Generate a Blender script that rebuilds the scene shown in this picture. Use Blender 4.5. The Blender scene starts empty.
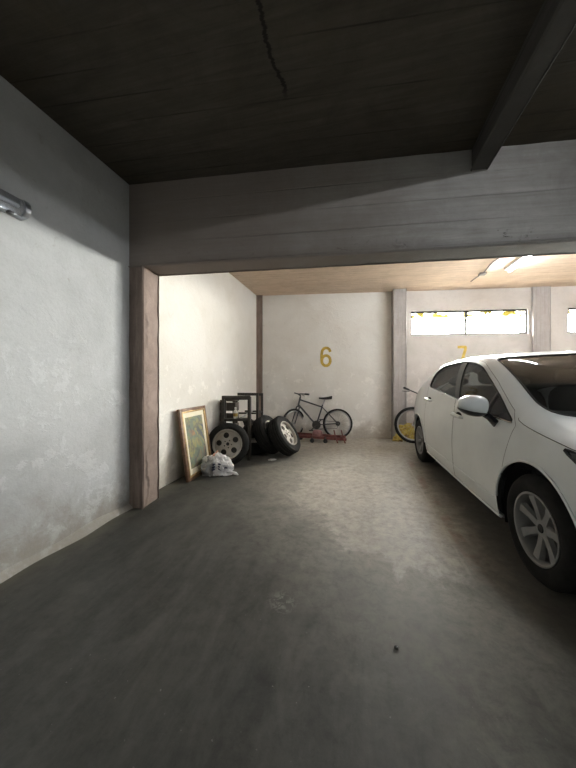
import bpy, bmesh, math, random
from mathutils import Vector, Matrix, noise, Quaternion
from mathutils.geometry import delaunay_2d_cdt

random.seed(7)
PI = math.pi
R = math.radians
SC = bpy.context.scene
COL = SC.collection

# ------------------------------------------------------------------ camera
cam_d = bpy.data.cameras.new('camera')
cam_d.sensor_fit = 'VERTICAL'
cam_d.sensor_height = 24.0
cam_d.lens = 24.0 * 290 / 768
cam_d.shift_y = -4 / 768
cam_d.clip_start = 0.02
cam = bpy.data.objects.new('camera', cam_d)
cam.location = (0, 0, 1.2)
cam.rotation_euler = (R(90), 0, R(13.68))
COL.objects.link(cam)
SC.camera = cam

# ------------------------------------------------------------------ world, light levels, exposure
SKY = 180.0              # bright overcast sky outside the windows
world = bpy.data.worlds.new('overcast_sky')
SC.world = world
world.use_nodes = True
world.node_tree.nodes['Background'].inputs[0].default_value = (0.97, 0.965, 0.95, 1)
world.node_tree.nodes['Background'].inputs[1].default_value = SKY
SC.view_settings.view_transform = 'Standard'
SC.view_settings.look = 'None'
SC.view_settings.gamma = 1.0
SC.view_settings.use_curve_mapping = False
SC.view_settings.exposure = 1.0
BACK_TUBE = 165.0        # emission strength of the fluorescent tube in the back bay
NEAR_TUBE = 95.0        # of the one in the near bay, beyond the ceiling beam
FAR_TUBE = 60.0
BACK_FAR_TUBE = 480.0
SC.cycles.max_bounces = 10
SC.cycles.diffuse_bounces = 6
SC.cycles.sample_clamp_indirect = 6.0


# ------------------------------------------------------------------ materials
def nodes_of(name):
    m = bpy.data.materials.new(name)
    m.use_nodes = True
    nt = m.node_tree
    return m, nt, nt.nodes['Principled BSDF']


def N(nt, kind, **kw):
    n = nt.nodes.new(kind)
    for k, v in kw.items():
        if k in n.inputs:
            n.inputs[k].default_value = v
        else:
            setattr(n, k, v)
    return n


def coords(nt, scale=(1, 1, 1), rot=(0, 0, 0), loc=(0, 0, 0)):
    tc = nt.nodes.new('ShaderNodeTexCoord')
    mp = nt.nodes.new('ShaderNodeMapping')
    mp.inputs['Scale'].default_value = scale
    mp.inputs['Rotation'].default_value = rot
    mp.inputs['Location'].default_value = loc
    nt.links.new(tc.outputs['Object'], mp.inputs['Vector'])
    return mp.outputs['Vector']


def tex_noise(nt, vec, scale, detail=6, rough=0.6, dist=0.0):
    n = nt.nodes.new('ShaderNodeTexNoise')
    n.inputs['Scale'].default_value = scale
    n.inputs['Detail'].default_value = detail
    n.inputs['Roughness'].default_value = rough
    n.inputs['Distortion'].default_value = dist
    nt.links.new(vec, n.inputs['Vector'])
    return n.outputs['Fac']


def ramp(nt, fac, stops, interp='LINEAR'):
    r = nt.nodes.new('ShaderNodeValToRGB')
    cr = r.color_ramp
    cr.interpolation = interp
    while len(cr.elements) < len(stops):
        cr.elements.new(0.5)
    for e, (p, c) in zip(cr.elements, stops):
        e.position = p
        e.color = (*c, 1) if len(c) == 3 else c
    nt.links.new(fac, r.inputs['Fac'])
    return r.outputs['Color']


def mix(nt, fac, a, b, mode='MIX'):
    m = nt.nodes.new('ShaderNodeMix')
    m.data_type = 'RGBA'
    m.blend_type = mode
    for s, sock in ((fac, m.inputs['Factor']), (a, m.inputs[6]), (b, m.inputs[7])):
        if hasattr(s, 'is_linked') or hasattr(s, 'links'):
            nt.links.new(s, sock)
        elif isinstance(s, (int, float)):
            sock.default_value = s
        else:
            sock.default_value = (*s, 1)
    return m.outputs[2]


def math_n(nt, op, a, b=0.0, clamp=False):
    m = nt.nodes.new('ShaderNodeMath')
    m.operation = op
    m.use_clamp = clamp
    for s, sock in ((a, m.inputs[0]), (b, m.inputs[1])):
        if isinstance(s, (int, float)):
            sock.default_value = s
        else:
            nt.links.new(s, sock)
    return m.outputs[0]


def sstep(nt, val, lo, hi):
    m = nt.nodes.new('ShaderNodeMapRange')
    m.interpolation_type = 'SMOOTHSTEP'
    nt.links.new(val, m.inputs['Value'])
    m.inputs['From Min'].default_value = lo
    m.inputs['From Max'].default_value = hi
    return m.outputs['Result']


def sep(nt, vec):
    s = nt.nodes.new('ShaderNodeSeparateXYZ')
    nt.links.new(vec, s.inputs[0])
    return s.outputs


def bump(nt, bsdf, h, strength=0.3, dist=0.01):
    b = nt.nodes.new('ShaderNodeBump')
    b.inputs['Strength'].default_value = strength
    b.inputs['Distance'].default_value = dist
    nt.links.new(h, b.inputs['Height'])
    nt.links.new(b.outputs['Normal'], bsdf.inputs['Normal'])


def simple(name, col, rough=0.5, metal=0.0, var=0.12, vscale=9.0, coat=0.0, spec=0.5):
    """A plain material whose colour varies a little with wear."""
    m, nt, b = nodes_of(name)
    v = coords(nt)
    f = tex_noise(nt, v, vscale, 4)
    lo = tuple(c * (1 - var) for c in col)
    hi = tuple(min(1, c * (1 + var)) for c in col)
    nt.links.new(ramp(nt, f, [(0.3, lo), (0.7, hi)]), b.inputs['Base Color'])
    b.inputs['Roughness'].default_value = rough
    b.inputs['Metallic'].default_value = metal
    b.inputs['Specular IOR Level'].default_value = spec
    if coat:
        b.inputs['Coat Weight'].default_value = coat
        b.inputs['Coat Roughness'].default_value = 0.04
    return m


def emit(name, col, strength):
    m, nt, b = nodes_of(name)
    b.inputs['Base Color'].default_value = (*col, 1)
    b.inputs['Emission Color'].default_value = (*col, 1)
    b.inputs['Emission Strength'].default_value = strength
    return m


def plaster(name, base, dirt, low, grime=0.5):
    """Old limewash plaster: blotches, scraped patches, damp and dirt low down."""
    m, nt, b = nodes_of(name)
    v = coords(nt)
    big = tex_noise(nt, v, 1.3, 8, 0.62, 0.3)
    mid = tex_noise(nt, v, 5.5, 8, 0.65, 0.2)
    fine = tex_noise(nt, v, 34, 6, 0.7)
    c = mix(nt, ramp(nt, big, [(0.42, (0, 0, 0)), (0.68, (1, 1, 1))]), base, dirt)
    scr = ramp(nt, mid, [(0.56, (0, 0, 0)), (0.60, (1, 1, 1))])
    z = sep(nt, v)[2]
    band = math_n(nt, 'MULTIPLY', sstep(nt, z, 1.75, 1.2), 0.42)
    c = mix(nt, math_n(nt, 'MULTIPLY', scr, band), c, tuple(min(1, x * 1.22) for x in base))
    scuff = ramp(nt, tex_noise(nt, v, 9.0, 10, 0.75, 0.6), [(0.60, (0, 0, 0)), (0.70, (1, 1, 1))])
    c = mix(nt, math_n(nt, 'MULTIPLY', scuff, grime), c, low)
    hz = math_n(nt, 'ADD', z, math_n(nt, 'MULTIPLY', math_n(nt, 'SUBTRACT', mid, 0.5), 0.9))
    c = mix(nt, math_n(nt, 'MULTIPLY', sstep(nt, hz, 0.42, 0.0), 0.75), c, low)
    c = mix(nt, math_n(nt, 'MULTIPLY', ramp(nt, fine, [(0.35, (1, 1, 1)), (0.5, (0, 0, 0))]), 0.25), c, dirt)
    nt.links.new(c, b.inputs['Base Color'])
    b.inputs['Roughness'].default_value = 0.85
    b.inputs['Specular IOR Level'].default_value = 0.25
    h = math_n(nt, 'ADD', math_n(nt, 'MULTIPLY', mid, 1.0), math_n(nt, 'MULTIPLY', fine, 0.35))
    h = math_n(nt, 'ADD', h, math_n(nt, 'MULTIPLY', scr, 0.08))
    bump(nt, b, h, 0.35, 0.02)
    return m


def boards(name, base, dark, rot=0.0, axis=1, width=0.14, tint=None, lines=0.7, crack=False, brown=None, scuff=False):  # scuff: scuffs plus underside shade painted in as a dark bottom band
    """Concrete cast against boards: long board marks, streaks and stains."""
    m, nt, b = nodes_of(name)
    v = coords(nt, rot=(0, 0, rot))
    s = sep(nt, v)
    across = s[axis]
    cell = math_n(nt, 'DIVIDE', across, width)
    idx = math_n(nt, 'FLOOR', cell)
    fr = math_n(nt, 'FRACT', cell)
    wn = nt.nodes.new('ShaderNodeTexWhiteNoise')
    wn.noise_dimensions = '1D'
    nt.links.new(idx, wn.inputs['W'])
    long_scale = [2.0, 2.0, 2.0]
    long_scale[axis] = 16.0
    if axis == 2:
        long_scale = [0.9, 0.9, 16.0]
    else:
        long_scale[0 if axis == 1 else 1] = 0.9
    vv = coords(nt, scale=tuple(long_scale), rot=(0, 0, rot))
    streak = tex_noise(nt, vv, 1.6, 8, 0.65, 0.4)
    big = tex_noise(nt, v, 1.1, 7, 0.6, 0.3)
    fine = tex_noise(nt, v, 26, 6, 0.7)
    edge = math_n(nt, 'MULTIPLY', sstep(nt, math_n(nt, 'ABSOLUTE', math_n(nt, 'SUBTRACT', fr, 0.5)), 0.455, 0.5),
                  ramp(nt, tex_noise(nt, vv, 0.9, 4), [(0.42, (0, 0, 0)), (0.6, (1, 1, 1))]))
    c = mix(nt, ramp(nt, streak, [(0.35, (0, 0, 0)), (0.72, (1, 1, 1))]), base, dark)
    c = mix(nt, math_n(nt, 'MULTIPLY', wn.outputs['Value'], 0.35), c, dark)
    c = mix(nt, math_n(nt, 'MULTIPLY', ramp(nt, big, [(0.5, (0, 0, 0)), (0.72, (1, 1, 1))]), 0.6), c, tint or dark)
    c = mix(nt, math_n(nt, 'MULTIPLY', edge, lines), c, tuple(x * 0.25 for x in dark))
    mott = ramp(nt, tex_noise(nt, v, 3.6, 9, 0.75, 0.6), [(0.42, (0, 0, 0)), (0.66, (1, 1, 1))])
    c = mix(nt, math_n(nt, 'MULTIPLY', mott, 0.5), c, tuple(x * 0.8 for x in dark))
    pit = ramp(nt, tex_noise(nt, v, 7.0, 10, 0.8, 0.5), [(0.66, (0, 0, 0)), (0.70, (1, 1, 1))])
    c = mix(nt, math_n(nt, 'MULTIPLY', pit, 0.7), c, tuple(x * 0.3 for x in dark))
    if crack:
        cv = coords(nt)
        cx, cy, cz = sep(nt, cv)
        jag = math_n(nt, 'MULTIPLY', math_n(nt, 'SUBTRACT', tex_noise(nt, coords(nt, scale=(0.2, 1, 1)), 5.0, 8, 0.75), 0.5), 0.16)
        dd = math_n(nt, 'ABSOLUTE', math_n(nt, 'ADD', math_n(nt, 'ADD', cx, 0.475), jag))
        ck = math_n(nt, 'MULTIPLY', sstep(nt, dd, 0.016, 0.006), math_n(nt, 'MULTIPLY', sstep(nt, cy, 0.7, 1.0), sstep(nt, cy, 1.86, 1.74)))
        c = mix(nt, math_n(nt, 'MULTIPLY', ck, 0.85), c, (0.012, 0.011, 0.010))
    if scuff:  # underside shade painted in as a dark bottom band, then scuffs above it
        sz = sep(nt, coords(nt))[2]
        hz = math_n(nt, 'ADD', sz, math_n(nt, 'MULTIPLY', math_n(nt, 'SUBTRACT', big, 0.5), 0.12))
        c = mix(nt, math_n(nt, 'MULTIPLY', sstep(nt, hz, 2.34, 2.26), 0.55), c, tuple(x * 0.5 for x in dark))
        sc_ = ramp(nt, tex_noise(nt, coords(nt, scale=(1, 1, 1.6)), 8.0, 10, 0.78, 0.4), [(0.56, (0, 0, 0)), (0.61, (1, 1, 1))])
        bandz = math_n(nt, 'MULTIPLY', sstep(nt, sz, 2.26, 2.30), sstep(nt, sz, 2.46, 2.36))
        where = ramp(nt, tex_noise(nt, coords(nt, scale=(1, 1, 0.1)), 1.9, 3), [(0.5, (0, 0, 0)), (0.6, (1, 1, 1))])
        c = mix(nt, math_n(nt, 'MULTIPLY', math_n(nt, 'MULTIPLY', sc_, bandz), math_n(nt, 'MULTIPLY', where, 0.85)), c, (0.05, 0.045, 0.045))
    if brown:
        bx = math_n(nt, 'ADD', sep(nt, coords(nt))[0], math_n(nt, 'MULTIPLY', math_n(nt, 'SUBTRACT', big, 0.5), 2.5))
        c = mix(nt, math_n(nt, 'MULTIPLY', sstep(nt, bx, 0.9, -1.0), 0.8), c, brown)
    nt.links.new(c, b.inputs['Base Color'])
    b.inputs['Roughness'].default_value = 0.9
    b.inputs['Specular IOR Level'].default_value = 0.2
    h = math_n(nt, 'ADD', math_n(nt, 'MULTIPLY', wn.outputs['Value'], 0.5), math_n(nt, 'MULTIPLY', fine, 0.35))
    h = math_n(nt, 'SUBTRACT', h, math_n(nt, 'MULTIPLY', edge, 0.8))
    h = math_n(nt, 'ADD', h, math_n(nt, 'MULTIPLY', streak, 0.5))
    bump(nt, b, h, 0.5, 0.02)
    return m


def floor_material():
    m, nt, b = nodes_of('worn_floor_concrete')
    v = coords(nt)
    x, y, z = sep(nt, v)
    big = tex_noise(nt, v, 0.9, 9, 0.62, 0.4)
    mid = tex_noise(nt, v, 3.2, 9, 0.68, 0.5)
    fine = tex_noise(nt, v, 40, 6, 0.7)
    wob = math_n(nt, 'MULTIPLY', math_n(nt, 'SUBTRACT', mid, 0.5), 1.1)
    c = mix(nt, ramp(nt, big, [(0.35, (0, 0, 0)), (0.65, (1, 1, 1))]), (0.031, 0.031, 0.0275), (0.050, 0.049, 0.043))
    # the dustier, lighter bay at the back: a worn zone with a ragged edge
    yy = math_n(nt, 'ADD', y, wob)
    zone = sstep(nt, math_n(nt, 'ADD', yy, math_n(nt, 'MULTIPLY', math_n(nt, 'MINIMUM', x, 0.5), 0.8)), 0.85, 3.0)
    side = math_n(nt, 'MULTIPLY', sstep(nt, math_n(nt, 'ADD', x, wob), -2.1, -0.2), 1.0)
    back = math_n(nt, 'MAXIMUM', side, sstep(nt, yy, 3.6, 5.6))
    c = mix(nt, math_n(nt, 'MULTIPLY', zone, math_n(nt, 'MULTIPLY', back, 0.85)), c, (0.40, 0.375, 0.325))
    # a scraped patch with a hard edge
    px = math_n(nt, 'DIVIDE', math_n(nt, 'ADD', math_n(nt, 'ADD', x, 0.02), math_n(nt, 'MULTIPLY', math_n(nt, 'SUBTRACT', y, 3.1), 0.32)), 0.62)
    py = math_n(nt, 'DIVIDE', math_n(nt, 'SUBTRACT', y, 3.05), 1.05)
    rad = math_n(nt, 'SQRT', math_n(nt, 'ADD', math_n(nt, 'MULTIPLY', px, px), math_n(nt, 'MULTIPLY', py, py)))
    rad = math_n(nt, 'ADD', rad, math_n(nt, 'MULTIPLY', math_n(nt, 'SUBTRACT', tex_noise(nt, v, 2.4, 10, 0.7, 0.6), 0.5), 2.2))
    c = mix(nt, math_n(nt, 'MULTIPLY', sstep(nt, rad, 1.06, 0.9), 0.42), c, (0.50, 0.45, 0.395))
    grit = ramp(nt, tex_noise(nt, v, 13.0, 10, 0.8, 0.3), [(0.36, (0.55, 0.55, 0.55)), (0.52, (1, 1, 1)), (0.68, (1.35, 1.33, 1.28))])
    c = mix(nt, 0.75, c, grit, 'MULTIPLY')
    # pale splash of dried paint and small flecks
    qx = math_n(nt, 'ADD', x, 0.40)
    qy = math_n(nt, 'SUBTRACT', y, 1.52)
    rq = math_n(nt, 'SQRT', math_n(nt, 'ADD', math_n(nt, 'MULTIPLY', qx, qx), math_n(nt, 'MULTIPLY', qy, qy)))
    spl = math_n(nt, 'MULTIPLY', sstep(nt, rq, 0.11, 0.02),
                 ramp(nt, tex_noise(nt, v, 22, 6, 0.7, 0.8), [(0.48, (0, 0, 0)), (0.56, (1, 1, 1))]))
    c = mix(nt, math_n(nt, 'MULTIPLY', spl, 0.28), c, (0.42, 0.41, 0.38))
    fl = ramp(nt, tex_noise(nt, v, 60, 3, 0.5), [(0.72, (0, 0, 0)), (0.75, (1, 1, 1))])
    c = mix(nt, math_n(nt, 'MULTIPLY', fl, 0.25), c, (0.4, 0.4, 0.37))
    stain = ramp(nt, tex_noise(nt, v, 1.7, 8, 0.7, 0.8), [(0.55, (0, 0, 0)), (0.7, (1, 1, 1))])
    c = mix(nt, math_n(nt, 'MULTIPLY', stain, 0.45), c, (0.07, 0.07, 0.064))
    sv = coords(nt, scale=(4.0, 1.1, 1), rot=(0, 0, R(14)))
    stk = ramp(nt, tex_noise(nt, sv, 1.5, 8, 0.7, 0.3), [(0.42, (0, 0, 0)), (0.68, (1, 1, 1))])
    c = mix(nt, math_n(nt, 'MULTIPLY', stk, 0.22), c, (0.17, 0.165, 0.148))
    car_shade = math_n(nt, 'MULTIPLY', sstep(nt, math_n(nt, 'ADD', x, math_n(nt, 'MULTIPLY', wob, 0.3)), 0.72, 1.0), sstep(nt, y, 5.4, 4.6))  # the car's shadow painted dark into the floor under and beside it
    c = mix(nt, math_n(nt, 'MULTIPLY', car_shade, 0.7), c, (0.040, 0.037, 0.032))
    # worn bay line beside the car: a pale scratch and a rusty ghost of paint
    dx = math_n(nt, 'ABSOLUTE', math_n(nt, 'SUBTRACT', x, math_n(nt, 'ADD', 0.668, math_n(nt, 'MULTIPLY', math_n(nt, 'SUBTRACT', tex_noise(nt, v, 3, 2), 0.5), 0.03))))
    inl = math_n(nt, 'MULTIPLY', sstep(nt, y, 1.7, 2.3), sstep(nt, y, 5.0, 4.2))
    ln = math_n(nt, 'MULTIPLY', math_n(nt, 'MULTIPLY', sstep(nt, dx, 0.013, 0.005), inl),
                ramp(nt, tex_noise(nt, v, 7, 4), [(0.4, (0.1, 0.1, 0.1)), (0.55, (1, 1, 1))]))
    c = mix(nt, math_n(nt, 'MULTIPLY', ln, 0.5), c, (0.45, 0.41, 0.35))
    dr = math_n(nt, 'ABSOLUTE', math_n(nt, 'SUBTRACT', x, 0.735))
    rd = math_n(nt, 'MULTIPLY', math_n(nt, 'MULTIPLY', sstep(nt, dr, 0.05, 0.03), inl),
                ramp(nt, mid, [(0.45, (0, 0, 0)), (0.6, (1, 1, 1))]))
    c = mix(nt, math_n(nt, 'MULTIPLY', rd, 0.4), c, (0.26, 0.12, 0.09))
    # dirt swept against the walls
    edge = sstep(nt, math_n(nt, 'ADD', x, math_n(nt, 'MULTIPLY', wob, 0.25)), -1.86, -2.06)
    c = mix(nt, math_n(nt, 'MULTIPLY', edge, 0.5), c, (0.16, 0.145, 0.115))
    nt.links.new(c, b.inputs['Base Color'])
    rr = nt.nodes.new('ShaderNodeMapRange')
    nt.links.new(mid, rr.inputs['Value'])
    rr.inputs['To Min'].default_value = 0.42
    rr.inputs['To Max'].default_value = 0.72
    nt.links.new(rr.outputs['Result'], b.inputs['Roughness'])
    b.inputs['Specular IOR Level'].default_value = 0.4
    bump(nt, b, math_n(nt, 'ADD', math_n(nt, 'MULTIPLY', mid, 0.7), math_n(nt, 'MULTIPLY', fine, 0.3)), 0.22, 0.012)
    return m


BACK_ANG = R(7.7)
BEAM_ANG = R(5.7)
M = {}
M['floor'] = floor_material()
M['wall_near'] = plaster('grey_white_plaster', (0.47, 0.48, 0.48), (0.37, 0.376, 0.37), (0.25, 0.22, 0.175), 0.45)
M['wall_back'] = plaster('cream_plaster', (0.76, 0.74, 0.70), (0.68, 0.65, 0.60), (0.40, 0.36, 0.30), 0.4)
M['wall_bay'] = plaster('greyish_pink_plaster', (0.52, 0.485, 0.455), (0.42, 0.385, 0.355), (0.32, 0.28, 0.24), 0.4)
M['wall_cream'] = plaster('cream_white_plaster', (0.74, 0.715, 0.66), (0.66, 0.63, 0.56), (0.42, 0.39, 0.33), 0.3)
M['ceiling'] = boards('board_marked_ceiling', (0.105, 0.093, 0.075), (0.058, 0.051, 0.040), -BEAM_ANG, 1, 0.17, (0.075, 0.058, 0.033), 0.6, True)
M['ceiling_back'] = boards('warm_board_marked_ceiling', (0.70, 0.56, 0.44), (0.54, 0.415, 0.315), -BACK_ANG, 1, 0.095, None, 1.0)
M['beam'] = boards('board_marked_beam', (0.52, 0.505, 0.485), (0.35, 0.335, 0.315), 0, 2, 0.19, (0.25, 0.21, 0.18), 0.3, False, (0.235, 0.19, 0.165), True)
M['long_beam'] = boards('ceiling_beam_concrete', (0.11, 0.105, 0.095), (0.07, 0.065, 0.06), 0, 2, 0.2)
M['pillar'] = boards('pinkish_brown_concrete', (0.36, 0.285, 0.245), (0.19, 0.145, 0.12), 0, 0, 0.07)
M['pillar_grey'] = boards('grey_concrete', (0.40, 0.37, 0.355), (0.31, 0.285, 0.27), 0, 0, 0.07)
M['window_metal'] = simple('dark_window_metal', (0.030, 0.030, 0.030), 0.6, 0.2, 0.12, 9.0, 0, 0.2)
M['galv'] = simple('galvanised_steel', (0.42, 0.44, 0.47), 0.32, 0.9)
M['white_enamel'] = simple('white_enamel', (0.75, 0.75, 0.74), 0.4)
M['black_rubber'] = simple('black_rubber', (0.018, 0.018, 0.018), 0.75, 0, 0.3)
M['tyre'] = simple('tyre_rubber', (0.016, 0.0155, 0.0145), 0.8, 0, 0.35, 14, 0, 0.2)
M['black_plastic'] = simple('black_plastic', (0.02, 0.02, 0.022), 0.35)
M['gloss_black'] = simple('gloss_black_plastic', (0.012, 0.012, 0.013), 0.12)
M['alloy'] = simple('alloy_wheel_silver', (0.40, 0.38, 0.34), 0.42, 0.6, 0.15)
M['alloy_car'] = simple('brushed_car_alloy', (0.26, 0.26, 0.255), 0.5, 0.3, 0.1)
M['dark_metal'] = simple('dark_painted_steel', (0.05, 0.045, 0.038), 0.5, 0.3, 0.35, 20)
M['bike_frame'] = simple('dark_bicycle_paint', (0.05, 0.05, 0.055), 0.35, 0.3, 0.2)
M['steel'] = simple('dull_steel', (0.40, 0.40, 0.40), 0.35, 0.9)
M['red_paint'] = simple('faded_red_paint', (0.15, 0.045, 0.038), 0.6, 0, 0.45, 25)
M['pink_paint'] = simple('dusty_pinkish_paint', (0.26, 0.13, 0.13), 0.6, 0, 0.25, 25)
M['yellow_paint'] = simple('yellow_wall_paint', (0.48, 0.33, 0.055), 0.7, 0, 0.3, 18)
M['crate'] = simple('dark_brown_crate', (0.085, 0.07, 0.055), 0.75, 0, 0.4, 15)
M['paper'] = simple('white_paper', (0.75, 0.74, 0.72), 0.7)
M['headlining'] = simple('dark_car_interior', (0.035, 0.035, 0.037), 0.85)
M['seat_cloth'] = simple('dark_seat_cloth', (0.045, 0.045, 0.05), 0.9)
M['underbody'] = simple('dark_underbody', (0.012, 0.012, 0.012), 0.9)
M['red_lens'] = simple('red_lamp_lens', (0.35, 0.02, 0.02), 0.1)
M['chrome'] = simple('chrome', (0.75, 0.75, 0.76), 0.12, 1.0, 0.03)
M['stone'] = simple('dark_stone', (0.05, 0.048, 0.045), 0.8, 0, 0.4, 60)
M['cable'] = simple('dark_cable', (0.06, 0.05, 0.045), 0.6)
M['white_bottle'] = simple('white_plastic', (0.70, 0.68, 0.62), 0.4)
M['gold'] = simple('aged_gold_frame', (0.40, 0.27, 0.12), 0.42, 0.55, 0.3, 22)
M['brown_wood'] = simple('brown_frame_wood', (0.16, 0.085, 0.045), 0.5, 0, 0.3, 22)
M['mat_board'] = simple('cream_mat_board', (0.78, 0.72, 0.55), 0.8, 0, 0.06)
M['tube_back'] = emit('lit_tube_back_bay', (0.93, 0.97, 1.0), BACK_TUBE)
M['tube_back_far'] = emit('lit_tube_back_bay_right', (0.97, 0.98, 1.0), BACK_FAR_TUBE)
M['tube_near'] = emit('lit_tube_near_bay', (0.93, 0.97, 1.0), NEAR_TUBE)
M['tube_far'] = emit('lit_tube_far_bay', (0.93, 0.97, 1.0), FAR_TUBE)
M['tube_off'] = simple('unlit_tube', (0.62, 0.66, 0.72), 0.25)


def car_paint():
    m, nt, b = nodes_of('white_car_paint')
    v = coords(nt)
    f = tex_noise(nt, v, 5, 6)
    nt.links.new(ramp(nt, f, [(0.3, (0.72, 0.76, 0.765)), (0.7, (0.78, 0.82, 0.825))]), b.inputs['Base Color'])
    b.inputs['Roughness'].default_value = 0.42
    b.inputs['Coat Weight'].default_value = 0.8
    b.inputs['Coat Roughness'].default_value = 0.12
    return m


def thin_glass(name, tint, ior=1.5, dirt=0.0):
    m, nt, b = nodes_of(name)
    nt.nodes.remove(b)
    out = nt.nodes['Material Output']
    tr = N(nt, 'ShaderNodeBsdfTransparent')
    tr.inputs['Color'].default_value = (*tint, 1)
    gl = N(nt, 'ShaderNodeBsdfGlossy')
    gl.inputs['Roughness'].default_value = 0.03
    fr = N(nt, 'ShaderNodeFresnel')
    fr.inputs['IOR'].default_value = ior
    mx = N(nt, 'ShaderNodeMixShader')
    fac = math_n(nt, 'MULTIPLY', fr.outputs[0], 0.62, True)
    nt.links.new(fac, mx.inputs[0])
    nt.links.new(tr.outputs[0], mx.inputs[1])
    nt.links.new(gl.outputs[0], mx.inputs[2])
    last = mx.outputs[0]
    if dirt:
        df = N(nt, 'ShaderNodeBsdfDiffuse')
        df.inputs['Color'].default_value = (0.55, 0.55, 0.55, 1)
        m2 = N(nt, 'ShaderNodeMixShader')
        nz = tex_noise(nt, coords(nt), 3.0, 6)
        nt.links.new(math_n(nt, 'MULTIPLY', nz, dirt * 2), m2.inputs[0])
        nt.links.new(last, m2.inputs[1])
        nt.links.new(df.outputs[0], m2.inputs[2])
        last = m2.outputs[0]
    nt.links.new(last, out.inputs['Surface'])
    return m


def pane_material():
    """Dusty window glass: rows of small panes, a yellow film on parts of the top row, dark lines where the rows meet."""
    m, nt, b = nodes_of('dusty_window_glass')
    nt.nodes.remove(b)
    v = coords(nt)
    z = sep(nt, v)[2]
    row = math_n(nt, 'FRACT', math_n(nt, 'DIVIDE', math_n(nt, 'SUBTRACT', z, 2.196), 0.108))
    line = sstep(nt, math_n(nt, 'ABSOLUTE', math_n(nt, 'SUBTRACT', row, 0.5)), 0.42, 0.47)
    brk = ramp(nt, tex_noise(nt, coords(nt, scale=(6, 6, 10)), 1.0, 4), [(0.42, (0, 0, 0)), (0.6, (1, 1, 1))])
    top = math_n(nt, 'MULTIPLY', sstep(nt, z, 2.44, 2.50), ramp(nt, tex_noise(nt, coords(nt, scale=(5, 5, 9)), 1.0, 3), [(0.42, (0, 0, 0)), (0.55, (1, 1, 1))]))
    film = math_n(nt, 'MAXIMUM', math_n(nt, 'MULTIPLY', top, 0.97), math_n(nt, 'MULTIPLY', math_n(nt, 'MULTIPLY', line, brk), 0.97))
    tr = N(nt, 'ShaderNodeBsdfTransparent')
    tr.inputs['Color'].default_value = (0.94, 0.94, 0.92, 1)
    dirt = N(nt, 'ShaderNodeBsdfTranslucent')
    dirt.inputs['Color'].default_value = (0.10, 0.088, 0.038, 1)
    m1 = N(nt, 'ShaderNodeMixShader')
    nt.links.new(math_n(nt, 'GREATER_THAN', film, 0.5), m1.inputs[0])
    nt.links.new(tr.outputs[0], m1.inputs[1])
    nt.links.new(dirt.outputs[0], m1.inputs[2])
    gl = N(nt, 'ShaderNodeBsdfGlossy')
    gl.inputs['Roughness'].default_value = 0.05
    mx = N(nt, 'ShaderNodeMixShader')
    mx.inputs[0].default_value = 0.03
    nt.links.new(m1.outputs[0], mx.inputs[1])
    nt.links.new(gl.outputs[0], mx.inputs[2])
    nt.links.new(mx.outputs[0], nt.nodes['Material Output'].inputs['Surface'])
    return m


def painting_material():
    """Loose abstract brushwork in greens, ochre and slate."""
    m, nt, b = nodes_of('painted_canvas')
    v = coords(nt, scale=(1, 1, 0.75), loc=(0, .3, .1))
    d = tex_noise(nt, v, 2.6, 4, 0.55, 1.2)
    c = ramp(nt, d, [(0.30, (0.035, 0.04, 0.035)), (0.40, (0.11, 0.15, 0.09)), (0.47, (0.09, 0.10, 0.12)),
                     (0.54, (0.30, 0.27, 0.11)), (0.62, (0.16, 0.21, 0.14)), (0.72, (0.36, 0.18, 0.08))], 'EASE')
    e = tex_noise(nt, coords(nt, loc=(3, 1, 2)), 7.0, 6, 0.7, 1.0)
    c = mix(nt, ramp(nt, e, [(0.45, (0, 0, 0)), (0.62, (1, 1, 1))]), c, (0.10, 0.11, 0.10))
    nt.links.new(c, b.inputs['Base Color'])
    b.inputs['Roughness'].default_value = 0.5
    return m


def blotch(name, stops, scale, rough=0.6):
    m, nt, b = nodes_of(name)
    f = tex_noise(nt, coords(nt), scale, 6, 0.65, 0.5)
    nt.links.new(ramp(nt, f, stops), b.inputs['Base Color'])
    b.inputs['Roughness'].default_value = rough
    return m


M['car'] = car_paint()
M['car_glass'] = thin_glass('tinted_car_glass', (0.42, 0.45, 0.45), 1.5, 0.05)
M['windscreen'] = thin_glass('windscreen_glass', (0.22, 0.255, 0.26), 1.5, 0.0)
M['lamp_glass'] = thin_glass('lamp_cover_glass', (0.85, 0.87, 0.88), 1.5, 0.0)
M['pane'] = pane_material()
M['painting'] = painting_material()
M['bag'] = blotch('white_plastic_bag_film', [(0.3, (0.78, 0.78, 0.80)), (0.7, (0.90, 0.90, 0.91))], 6, 0.35)
M['bag_print'] = simple('dark_blue_bag_print', (0.05, 0.06, 0.12), 0.5)
M['bag_grey'] = simple('grey_bag_panel', (0.32, 0.32, 0.32), 0.5)
M['bag_paper'] = simple('pale_orange_paper', (0.75, 0.45, 0.33), 0.6)
M['rag'] = blotch('dark_grimy_cloth', [(0.35, (0.018, 0.016, 0.014)), (0.6, (0.06, 0.055, 0.048)), (0.75, (0.14, 0.13, 0.115))], 9, 0.9)
M['yellow_bag'] = blotch('yellow_plastic_wrapping', [(0.32, (0.10, 0.045, 0.02)), (0.43, (0.30, 0.19, 0.04)), (0.55, (0.50, 0.38, 0.07)), (0.68, (0.62, 0.56, 0.32))], 11, 0.45)


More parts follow.
